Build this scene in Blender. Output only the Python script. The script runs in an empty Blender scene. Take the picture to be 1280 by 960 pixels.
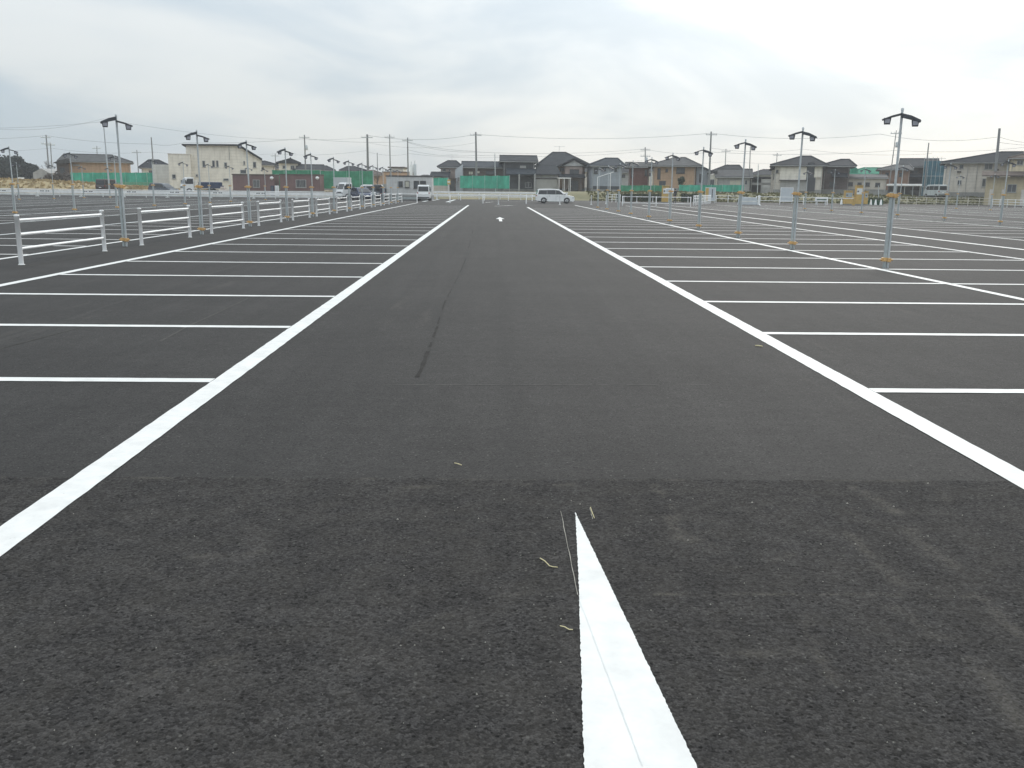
import bpy, bmesh, math, random
from mathutils import Vector, Matrix
R = math.radians
random.seed(7)
sc = bpy.context.scene
COL = sc.collection

# ------------------------------------------------------------------ camera
FPX, PITCH, YAW, ROLL, CAMH = 1126.86, 0.2139, 0.0235, 0.0112, 1.6116
cy_, sy_, cp_, sp_ = math.cos(YAW), math.sin(YAW), math.cos(PITCH), math.sin(PITCH)
FW = Vector((sy_*cp_, cy_*cp_, -sp_)); R0 = Vector((cy_, -sy_, 0)); U0 = R0.cross(FW)
RT = R0*math.cos(ROLL) + U0*math.sin(ROLL); UP = U0*math.cos(ROLL) - R0*math.sin(ROLL)
CAM = Vector((0, 0, CAMH))
cd = bpy.data.cameras.new("camera"); cam = bpy.data.objects.new("camera", cd); COL.objects.link(cam)
cam.matrix_world = Matrix(((RT.x, UP.x, -FW.x, 0), (RT.y, UP.y, -FW.y, 0), (RT.z, UP.z, -FW.z, CAMH), (0, 0, 0, 1)))
cd.sensor_width = 36.0; cd.lens = FPX/1280*36.0; cd.clip_start = 0.05; cd.clip_end = 9000
sc.camera = cam
sc.view_settings.view_transform = 'Standard'; sc.view_settings.look = 'None'
sc.view_settings.exposure = 0.0; sc.view_settings.gamma = 1.0

def at(u, v, Y):
    d = RT*((u-640)/FPX) - UP*((v-480)/FPX) + FW
    return CAM + d*(Y/d.y)
def gnd(u, v, z=0.0):
    d = RT*((u-640)/FPX) - UP*((v-480)/FPX) + FW
    return CAM + d*((z-CAMH)/d.z)

def gk(u, v, ymax=120.0):
    p = gnd(u, v)
    if p.y > ymax or p.y < 0: p = at(u, v, ymax); p.z = 0.0
    return p

# ------------------------------------------------------------------ world: bright thin overcast with the sun behind it
SUN_AZ, SUN_EL = R(21), R(24)          # azimuth from +Y towards +X
sund = Vector((math.sin(SUN_AZ)*math.cos(SUN_EL), math.cos(SUN_AZ)*math.cos(SUN_EL), math.sin(SUN_EL)))
w = bpy.data.worlds.new("World"); sc.world = w; w.use_nodes = True
nt = w.node_tree; nt.nodes.clear()
def wn(t, **k):
    n = nt.nodes.new(t)
    for a, b in k.items(): setattr(n, a, b)
    return n
def wm(op, a, b=None, c=None, clamp=False):
    n = nt.nodes.new('ShaderNodeMath'); n.operation = op; n.use_clamp = clamp
    for i, x in enumerate((a, b, c)):
        if x is None: continue
        if isinstance(x, (int, float)): n.inputs[i].default_value = x
        else: nt.links.new(x, n.inputs[i])
    return n.outputs[0]
out = wn('ShaderNodeOutputWorld'); tc = wn('ShaderNodeTexCoord')
sky = wn('ShaderNodeTexSky', sky_type='NISHITA', sun_disc=False, sun_elevation=SUN_EL, sun_rotation=SUN_AZ)
bg1 = wn('ShaderNodeBackground'); bg1.inputs[1].default_value = 0.10; nt.links.new(sky.outputs[0], bg1.inputs[0])
sep = wn('ShaderNodeSeparateXYZ'); nt.links.new(tc.outputs['Generated'], sep.inputs[0])
zz = wm('MAXIMUM', sep.outputs[2], 0.0)
den = wm('ADD', zz, 0.30)
cu = wm('DIVIDE', sep.outputs[0], den); cv = wm('DIVIDE', sep.outputs[1], den)
cmb = wn('ShaderNodeCombineXYZ'); nt.links.new(cu, cmb.inputs[0]); nt.links.new(cv, cmb.inputs[1])
SKX, SKY = 9.2, 6.3
tilt = wn('ShaderNodeVectorRotate', rotation_type='Y_AXIS'); nt.links.new(tc.outputs['Generated'], tilt.inputs['Vector']); tilt.inputs['Angle'].default_value = R(-7)
def wnoise(scale, detail, sx, sy, off, rot=0.0, dist=0.0, src=None, sz=1.0):
    mp = wn('ShaderNodeMapping'); nt.links.new(src or cmb.outputs[0], mp.inputs[0])
    mp.inputs['Scale'].default_value = (sx, sy, sz); mp.inputs['Location'].default_value = off; mp.inputs['Rotation'].default_value = (0, 0, rot)
    n = wn('ShaderNodeTexNoise'); n.inputs['Scale'].default_value = scale; n.inputs['Detail'].default_value = detail
    n.inputs['Roughness'].default_value = 0.5; n.inputs['Distortion'].default_value = dist
    nt.links.new(mp.outputs[0], n.inputs[0]); return n.outputs[0]
n1 = wnoise(2.6, 5.0, 1.0, 1.0, (SKX, SKY, 0), 0.0, 0.7, tilt.outputs[0], 2.9)
n2 = wnoise(3.4, 6.0, 0.6, 1.0, (0.4, 5.2, 0), R(-6), 0.5)
nn = wm('ADD', wm('MULTIPLY', n1, 0.78), wm('MULTIPLY', n2, 0.22))
mr = wn('ShaderNodeMapRange'); nt.links.new(nn, mr.inputs[0]); mr.interpolation_type = 'SMOOTHSTEP'
mr.inputs[1].default_value = 0.38; mr.inputs[2].default_value = 0.62
dot = wn('ShaderNodeVectorMath', operation='DOT_PRODUCT'); nt.links.new(tc.outputs['Generated'], dot.inputs[0]); dot.inputs[1].default_value = sund
dpos = wm('MAXIMUM', dot.outputs['Value'], 0.0)
glow = wm('ADD', wm('MULTIPLY', wm('POWER', dpos, 8.0), 0.14), wm('MULTIPLY', wm('POWER', dpos, 22.0), 0.80))
zen = wm('ADD', wm('MULTIPLY', zz, 1.55), 0.94)   # an overcast sky is brighter overhead than at the horizon
mix = wn('ShaderNodeMix', data_type='RGBA'); nt.links.new(mr.outputs[0], mix.inputs[0])
mix.inputs[6].default_value = (0.49, 0.575, 0.645, 1); mix.inputs[7].default_value = (0.70, 0.735, 0.745, 1)
gl = wn('ShaderNodeVectorMath', operation='SCALE'); gl.inputs[0].default_value = (1.0, 0.985, 0.94)
gm = wm('MULTIPLY', glow, wm('ADD', wm('MULTIPLY', mr.outputs[0], 0.5), 0.6)); nt.links.new(gm, gl.inputs['Scale'])
zs = wn('ShaderNodeVectorMath', operation='SCALE'); nt.links.new(mix.outputs[2], zs.inputs[0]); nt.links.new(zen, zs.inputs['Scale'])
ad = wn('ShaderNodeVectorMath', operation='ADD'); nt.links.new(zs.outputs[0], ad.inputs[0]); nt.links.new(gl.outputs[0], ad.inputs[1])
bg2 = wn('ShaderNodeBackground'); bg2.inputs[1].default_value = 1.0; nt.links.new(ad.outputs[0], bg2.inputs[0])
msh = wn('ShaderNodeMixShader'); msh.inputs[0].default_value = 0.92
nt.links.new(bg1.outputs[0], msh.inputs[1]); nt.links.new(bg2.outputs[0], msh.inputs[2]); nt.links.new(msh.outputs[0], out.inputs[0])

sl = bpy.data.lights.new("sun", 'SUN'); sl.energy = 1.3; sl.angle = R(25); sl.color = (1, 0.94, 0.86)
so = bpy.data.objects.new("sun", sl); COL.objects.link(so)
so.rotation_euler = sund.to_track_quat('Z', 'Y').to_euler()

# ------------------------------------------------------------------ materials
def newmat(name):
    m = bpy.data.materials.new(name); m.use_nodes = True
    return m, m.node_tree, m.node_tree.nodes['Principled BSDF']
def mat(name, col, rough=0.7, var=0.12, scale=3.0, metal=0.0, bump=0.0, bscale=40.0, stretch=(1, 1, 1), spec=0.5, dirt=0.0):
    m, t, b = newmat(name)
    tcn = t.nodes.new('ShaderNodeTexCoord'); mp = t.nodes.new('ShaderNodeMapping'); mp.inputs['Scale'].default_value = stretch
    t.links.new(tcn.outputs['Object'], mp.inputs[0])
    n = t.nodes.new('ShaderNodeTexNoise'); n.inputs['Scale'].default_value = scale; n.inputs['Detail'].default_value = 6
    n.inputs['Roughness'].default_value = 0.65
    t.links.new(mp.outputs[0], n.inputs[0])
    cr = t.nodes.new('ShaderNodeValToRGB'); t.links.new(n.outputs[0], cr.inputs[0])
    lo = [max(0, c*(1-var*1.6)) for c in col]; hi = [min(1, c*(1+var)) for c in col]
    cr.color_ramp.elements[0].position = 0.3; cr.color_ramp.elements[1].position = 0.7
    cr.color_ramp.elements[0].color = (*lo, 1); cr.color_ramp.elements[1].color = (*hi, 1)
    last = cr.outputs[0]
    if dirt:
        n2 = t.nodes.new('ShaderNodeTexNoise'); n2.inputs['Scale'].default_value = 1.1; n2.inputs['Detail'].default_value = 8
        mp2 = t.nodes.new('ShaderNodeMapping'); mp2.inputs['Scale'].default_value = (2.5, 2.5, 0.35); t.links.new(tcn.outputs['Object'], mp2.inputs[0])
        t.links.new(mp2.outputs[0], n2.inputs[0])
        rr = t.nodes.new('ShaderNodeMapRange'); rr.inputs[1].default_value = 0.48; rr.inputs[2].default_value = 0.75; rr.inputs[4].default_value = dirt
        t.links.new(n2.outputs[0], rr.inputs[0])
        mx = t.nodes.new('ShaderNodeMix'); mx.data_type = 'RGBA'; t.links.new(rr.outputs[0], mx.inputs[0]); t.links.new(last, mx.inputs[6])
        mx.inputs[7].default_value = (col[0]*0.45, col[1]*0.42, col[2]*0.38, 1); last = mx.outputs[2]
    t.links.new(last, b.inputs['Base Color'])
    b.inputs['Roughness'].default_value = rough; b.inputs['Metallic'].default_value = metal
    b.inputs['Specular IOR Level'].default_value = min(spec, 0.12) if rough >= 0.6 and not metal else spec
    if bump:
        n3 = t.nodes.new('ShaderNodeTexNoise'); n3.inputs['Scale'].default_value = bscale; n3.inputs['Detail'].default_value = 3
        t.links.new(mp.outputs[0], n3.inputs[0]); bp = t.nodes.new('ShaderNodeBump'); bp.inputs['Strength'].default_value = bump
        bp.inputs['Distance'].default_value = 0.02; t.links.new(n3.outputs[0], bp.inputs['Height']); t.links.new(bp.outputs[0], b.inputs['Normal'])
    return m
def striped(name, col, axis, pitch, depth=0.35, rough=0.7, var=0.12, wall_dirt=0.3):
    """siding boards / roof courses: fine relief lines at a real pitch"""
    m = mat(name, col, rough, var, 1.2, dirt=wall_dirt)
    t = m.node_tree; b = t.nodes['Principled BSDF']
    tcn = t.nodes.new('ShaderNodeTexCoord'); sp = t.nodes.new('ShaderNodeSeparateXYZ'); t.links.new(tcn.outputs['Object'], sp.inputs[0])
    a = t.nodes.new('ShaderNodeMath'); a.operation = 'DIVIDE'; t.links.new(sp.outputs[axis], a.inputs[0]); a.inputs[1].default_value = pitch
    f = t.nodes.new('ShaderNodeMath'); f.operation = 'FRACT'; t.links.new(a.outputs[0], f.inputs[0])
    g = t.nodes.new('ShaderNodeMath'); g.operation = 'LESS_THAN'; t.links.new(f.outputs[0], g.inputs[0]); g.inputs[1].default_value = 0.16
    g2 = t.nodes.new('ShaderNodeMath'); g2.operation = 'MULTIPLY'; t.links.new(g.outputs[0], g2.inputs[0]); g2.inputs[1].default_value = depth
    src = b.inputs['Base Color'].links[0].from_socket
    mx = t.nodes.new('ShaderNodeMix'); mx.data_type = 'RGBA'; t.links.new(g2.outputs[0], mx.inputs[0]); t.links.new(src, mx.inputs[6])
    mx.inputs[7].default_value = (col[0]*0.4, col[1]*0.4, col[2]*0.4, 1); t.links.new(mx.outputs[2], b.inputs['Base Color'])
    bp = t.nodes.new('ShaderNodeBump'); bp.inputs['Strength'].default_value = 0.5; bp.inputs['Distance'].default_value = 0.03
    t.links.new(f.outputs[0], bp.inputs['Height']); t.links.new(bp.outputs[0], b.inputs['Normal'])
    return m

def asphalt(name, near):
    m, t, b = newmat(name)
    L = t.links.new; N = t.nodes.new
    tcn = N('ShaderNodeTexCoord'); P = tcn.outputs['Object']
    def noise(scale, detail=4, st=(1, 1, 1), rough=0.6, off=(0, 0, 0), rot=0):
        mp = N('ShaderNodeMapping'); mp.inputs['Scale'].default_value = st; mp.inputs['Location'].default_value = off; mp.inputs['Rotation'].default_value = (0, 0, rot); L(P, mp.inputs[0])
        n = N('ShaderNodeTexNoise'); n.inputs['Scale'].default_value = scale; n.inputs['Detail'].default_value = detail; n.inputs['Roughness'].default_value = rough
        L(mp.outputs[0], n.inputs[0]); return n.outputs[0]
    def mth(op, a, b_=None, clamp=False):
        n = N('ShaderNodeMath'); n.operation = op; n.use_clamp = clamp
        for i, x in enumerate((a, b_)):
            if x is None: continue
            if isinstance(x, (int, float)): n.inputs[i].default_value = x
            else: L(x, n.inputs[i])
        return n.outputs[0]
    def rng(x, a, b_, c, d):
        n = N('ShaderNodeMapRange'); L(x, n.inputs[0])
        for i, v in enumerate((a, b_, c, d)): n.inputs[i+1].default_value = v
        return n.outputs[0]
    vor = N('ShaderNodeTexVoronoi'); vor.inputs['Scale'].default_value = 85 if near else 110; L(P, vor.inputs[0])
    sepc = N('ShaderNodeSeparateColor'); L(vor.outputs['Color'], sepc.inputs[0])
    fine = noise(150 if near else 190, 3)
    patch = noise(0.55, 5, off=(4, 2, 0))
    mid = noise(7.0, 5, rough=0.7)
    stk = noise(1.0, 5, (3.2, 0.10, 1), off=(7, 0, 0))
    trn = noise(1.0, 4, (0.08, 2.4, 1), off=(1, 9, 0))
    k = 0.95 if near else 0.75
    v = mth('ADD', mth('MULTIPLY', mth('SUBTRACT', sepc.outputs[0], 0.5), k), 1.0)
    v = mth('MULTIPLY', v, rng(fine, 0.3, 0.7, 0.60 if near else 0.68, 1.42 if near else 1.34))
    v = mth('MULTIPLY', v, rng(patch, 0.3, 0.7, 0.92 if near else 0.84, 1.08 if near else 1.16))
    v = mth('MULTIPLY', v, rng(mid, 0.3, 0.7, 0.85, 1.15))
    v = mth('MULTIPLY', v, rng(stk, 0.3, 0.7, 0.88, 1.12))
    v = mth('MULTIPLY', v, rng(trn, 0.3, 0.7, 0.94, 1.06))
    base = N('ShaderNodeVectorMath'); base.operation = 'SCALE'
    base.inputs[0].default_value = (0.0400, 0.0376, 0.0366) if near else (0.0334, 0.0312, 0.0298)
    L(v, base.inputs['Scale']); colr = base.outputs[0]
    # coarse open pits
    pit = noise(46 if near else 60, 4, rough=0.7, off=(3, 3, 0))
    pm = rng(pit, 0.40, 0.33, 0.0, 0.7 if near else 0.6)
    mxp = N('ShaderNodeMix'); mxp.data_type = 'RGBA'; L(pm, mxp.inputs[0]); L(colr, mxp.inputs[6]); mxp.inputs[7].default_value = (0.007, 0.007, 0.007, 1); colr = mxp.outputs[2]
    # single stones: some sunk and dark, a few pale
    v2 = N('ShaderNodeTexVoronoi'); v2.inputs['Scale'].default_value = 52; L(P, v2.inputs[0])
    s2 = N('ShaderNodeSeparateColor'); L(v2.outputs['Color'], s2.inputs[0])
    dk = mth('MULTIPLY', rng(s2.outputs[1], 0.84, 0.88, 0.0, 0.85), rng(v2.outputs['Distance'], 0.42, 0.30, 0.0, 1.0))
    mxd = N('ShaderNodeMix'); mxd.data_type = 'RGBA'; L(dk, mxd.inputs[0]); L(colr, mxd.inputs[6]); mxd.inputs[7].default_value = (0.006, 0.006, 0.006, 1); colr = mxd.outputs[2]
    lt_ = mth('MULTIPLY', rng(s2.outputs[0], 0.07, 0.04, 0.0, 0.55), rng(v2.outputs['Distance'], 0.36, 0.22, 0.0, 1.0))
    mxl = N('ShaderNodeMix'); mxl.data_type = 'RGBA'; L(lt_, mxl.inputs[0]); L(colr, mxl.inputs[6]); mxl.inputs[7].default_value = (0.14, 0.135, 0.125, 1); colr = mxl.outputs[2]
    # pale dusty stains with their own shape (mesh attribute) or, further off, faint scuffs
    if near:
        a = N('ShaderNodeAttribute'); a.attribute_name = 'stain'
        sm = mth('MULTIPLY', a.outputs['Fac'], rng(mth('MULTIPLY', noise(60, 4, rough=0.8), rng(noise(5, 4, off=(5, 5, 0)), 0.3, 0.65, 0.4, 1.25)), 0.32, 0.62, 0.0, 1.0), True)
    else:
        a1 = noise(1.0, 6, (1.6, 0.16, 1), rough=0.7, off=(2, 14, 0), rot=R(8))
        sm = mth('MULTIPLY', rng(a1, 0.60, 0.78, 0.0, 0.35), rng(noise(30, 4), 0.35, 0.65, 0.2, 1.0), True)
    mxs = N('ShaderNodeMix'); mxs.data_type = 'RGBA'; L(sm, mxs.inputs[0]); L(colr, mxs.inputs[6]); mxs.inputs[7].default_value = (0.15, 0.135, 0.115, 1); colr = mxs.outputs[2]
    # dark tyre and paver streaks down the aisle
    if not near:
        sp = N('ShaderNodeSeparateXYZ'); L(P, sp.inputs[0])
        wob = rng(noise(0.15, 2), 0.2, 0.8, -0.25, 0.25)
        for x0, wd, amt in ((-0.62, 0.10, 0.42), (0.15, 0.16, 0.24), (1.25, 0.14, 0.16), (-1.45, 0.2, 0.14), (2.2, .2, .12), (-5.2, 0.06, -0.10), (5.6, 0.07, 0.14), (-3.6, 0.05, 0.12)):
            dx = mth('ABSOLUTE', mth('SUBTRACT', mth('ADD', sp.outputs[0], wob), x0))
            mk = mth('MULTIPLY', rng(dx, wd, 0.0, 0.0, abs(amt)), rng(noise(0.5, 4, off=(x0*7, 0, 0)), 0.35, 0.6, 0.15, 1.0))
            mxx = N('ShaderNodeMix'); mxx.data_type = 'RGBA'; L(mk, mxx.inputs[0]); L(colr, mxx.inputs[6])
            mxx.inputs[7].default_value = (0.02, 0.02, 0.02, 1) if amt > 0 else (0.16, 0.155, 0.145, 1); colr = mxx.outputs[2]
    L(colr, b.inputs['Base Color'])
    b.inputs['Roughness'].default_value = 0.9 if near else 0.85
    b.inputs['Specular IOR Level'].default_value = 0.09 if near else 0.23
    bp = N('ShaderNodeBump'); bp.inputs['Strength'].default_value = 0.85 if near else 0.45; bp.inputs['Distance'].default_value = 0.006
    hsum = mth('ADD', mth('MULTIPLY', fine, 0.5), mth('SUBTRACT', mth('MULTIPLY', pit, 1.0), mth('MULTIPLY', vor.outputs['Distance'], 0.5)))
    L(hsum, bp.inputs['Height']); L(bp.outputs[0], b.inputs['Normal'])
    return m

M = {}
M['asphalt'] = asphalt('new asphalt', False)
M['asphalt_near'] = asphalt('coarse asphalt', True)
M['paint'] = mat('road paint', (0.74, 0.73, 0.705), 0.6, 0.08, 6.0, bump=0.05, bscale=70, spec=0.3)
M['paint_thin'] = mat('thin road paint', (0.70, 0.72, 0.705), 0.65, 0.10, 3.0, spec=0.3)
M['chalk'] = mat('chalk', (0.34, 0.32, 0.28), 0.9, 0.2, 20)
M['white'] = mat('white enamel', (0.90, 0.895, 0.885), 0.42, 0.06, 2.0, dirt=0.08)
M['dirtywhite'] = mat('weathered white', (0.76, 0.77, 0.75), 0.55, 0.10, 1.5, dirt=0.22)
M['beige_pipe'] = mat('cream pipe', (0.58, 0.54, 0.46), 0.6, 0.12, 2.0)
M['galv'] = mat('galvanised steel', (0.52, 0.55, 0.555), 0.5, 0.12, 8.0, metal=0.15)
M['galv_dark'] = mat('dull galvanised steel', (0.42, 0.46, 0.46), 0.55, 0.15, 8.0, metal=0.15)
M['orange'] = mat('orange clamp', (0.66, 0.40, 0.16), 0.5, 0.2, 20)
M['blackmetal'] = mat('black metal', (0.045, 0.05, 0.058), 0.5, 0.2, 6)
M['lampgrey'] = mat('grey lamp casting', (0.075, 0.08, 0.088), 0.55, 0.15, 8)
M['lens'] = mat('lamp lens', (0.42, 0.42, 0.46), 0.25, 0.1, 30)
M['concrete'] = mat('concrete', (0.30, 0.30, 0.29), 0.85, 0.15, 2.0, dirt=0.2)
M['polec'] = mat('concrete pole', (0.25, 0.255, 0.255), 0.8, 0.12, 1.0, stretch=(1, 1, .2))
M['wire'] = mat('cable', (0.10, 0.11, 0.12), 0.6, 0.1)
M['drygrass'] = mat('dry grass', (0.43, 0.33, 0.185), 0.95, 0.30, 2.2, bump=0.6, bscale=9)
M['grass'] = mat('winter grass', (0.15, 0.145, 0.065), 0.95, 0.35, 1.8, bump=0.6, bscale=9)
M['soil'] = mat('soil', (0.26, 0.21, 0.16), 0.95, 0.25, 0.5)
M['straw'] = mat('straw', (0.68, 0.60, 0.36), 0.8, 0.15, 40)
M['hedge'] = mat('hedge leaves', (0.055, 0.075, 0.04), 0.8, 0.4, 3)
M['tree_dark'] = mat('dark leaves', (0.045, 0.055, 0.05), 0.85, 0.4, 2)
M['tree_bare'] = mat('bare twigs', (0.14, 0.12, 0.105), 0.9, 0.25, 3)
M['bark'] = mat('bark', (0.11, 0.09, 0.075), 0.9, 0.3, 6)
M['net'] = mat('green net', (0.07, 0.38, 0.27), 0.75, 0.22, 1.2, stretch=(1, 1, 0.5), dirt=0.15)
M['net_bright'] = mat('bright green net', (0.06, 0.27, 0.16), 0.75, 0.22, 1.2, dirt=0.1)
M['net_pale'] = mat('pale green net', (0.13, 0.33, 0.22), 0.75, 0.2, 1.5)
M['bluenet'] = mat('blue scaffold sheet', (0.055, 0.15, 0.20), 0.7, 0.25, 0.9, dirt=0.2)
M['glass'] = mat('window glass', (0.06, 0.07, 0.08), 0.12, 0.3, 0.6, spec=0.6)
M['carglass'] = mat('car glass', (0.02, 0.024, 0.03), 0.08, 0.1, 1, spec=0.6)
M['alu'] = mat('aluminium frame', (0.36, 0.36, 0.35), 0.45, 0.08)
M['darkframe'] = mat('dark frame', (0.06, 0.055, 0.05), 0.5, 0.1)
M['curtain'] = mat('drawn curtain', (0.55, 0.53, 0.44), 0.8, 0.08, 5)
M['shutter'] = striped('roller shutter', (0.42, 0.41, 0.385), 2, 0.18, 0.25, 0.6, 0.08, 0.1)
ROOFC = {'tile': (0.046, 0.050, 0.056), 'slate': (0.034, 0.037, 0.043), 'grey': (0.10, 0.10, 0.10), 'brown': (0.12, 0.095, 0.082), 'blueg': (0.058, 0.067, 0.078), 'teal': (0.03, 0.22, 0.14)}
for k, c in ROOFC.items(): M['roof_'+k] = striped('roof '+k, c, 1, 0.30, 0.35, 0.85, 0.22, 0.25)
WALLC = {'tan': (0.50, 0.34, 0.23), 'cream': (0.80, 0.755, 0.67), 'beige': (0.64, 0.595, 0.535), 'grey': (0.40, 0.395, 0.385), 'bluegrey': (0.36, 0.39, 0.43),
         'darkbrown': (0.115, 0.095, 0.085), 'darkgrey': (0.105, 0.11, 0.12), 'pink': (0.46, 0.37, 0.33), 'plum': (0.155, 0.125, 0.125), 'redbrown': (0.20, 0.10, 0.085),
         'white': (0.62, 0.62, 0.60), 'yellow': (0.74, 0.65, 0.47), 'brick': (0.29, 0.185, 0.14), 'paleblue': (0.48, 0.51, 0.55), 'stain': (0.52, 0.44, 0.29), 'prefab': (0.60, 0.595, 0.58), 'maroon': (0.20, 0.13, 0.125)}
for k, c in WALLC.items(): M['w_'+k] = striped('wall '+k, c, 2, 0.455, 0.18, 0.8, 0.08, 0.32)
M['w_maroon'] = striped('wall maroon', WALLC['maroon'], 0, 0.25, 0.25, 0.75, 0.08, 0.15)
M['carwhite'] = mat('white car paint', (0.86, 0.86, 0.85), 0.22, 0.03, 1)
M['carblue'] = mat('navy car paint', (0.035, 0.05, 0.10), 0.25, 0.05, 1)
M['cargrey'] = mat('grey car paint', (0.20, 0.215, 0.23), 0.28, 0.05, 1)
M['carslate'] = mat('slate car paint', (0.10, 0.12, 0.145), 0.25, 0.05, 1)
M['carbrown'] = mat('dark brown car paint', (0.06, 0.045, 0.042), 0.3, 0.05, 1)
M['truckgrey'] = mat('pale grey box body', (0.50, 0.53, 0.53), 0.5, 0.06, 1, dirt=0.1)
M['tyre'] = mat('tyre', (0.022, 0.022, 0.023), 0.85, 0.1, 5)
M['rim'] = mat('alloy rim', (0.35, 0.35, 0.36), 0.35, 0.1, 5, metal=0.5)
M['redlight'] = mat('red lamp', (0.30, 0.02, 0.02), 0.25, 0.1)
M['headlight'] = mat('headlamp', (0.55, 0.56, 0.58), 0.15, 0.1)
M['amber'] = mat('yellow panel', (0.58, 0.38, 0.11), 0.5, 0.12, 2, dirt=0.15)
M['paleboard'] = mat('pale board', (0.56, 0.60, 0.63), 0.55, 0.06, 2, dirt=0.1)
M['greenpl'] = mat('dark green plastic', (0.03, 0.10, 0.06), 0.6, 0.15, 2)
M['cloth_dark'] = mat('dark workwear', (0.022, 0.026, 0.04), 0.9, 0.2, 8)
M['cloth_grey'] = mat('grey trousers', (0.06, 0.06, 0.07), 0.9, 0.2, 8)
M['skin'] = mat('skin', (0.42, 0.26, 0.19), 0.6, 0.06, 8)
M['hair'] = mat('hair', (0.02, 0.018, 0.016), 0.7, 0.2, 30)
M['bluetarp'] = mat('blue load sheet', (0.045, 0.07, 0.13), 0.7, 0.25, 3)
M['palepink'] = mat('pale wrapped load', (0.60, 0.52, 0.46), 0.8, 0.12, 3)

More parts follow.
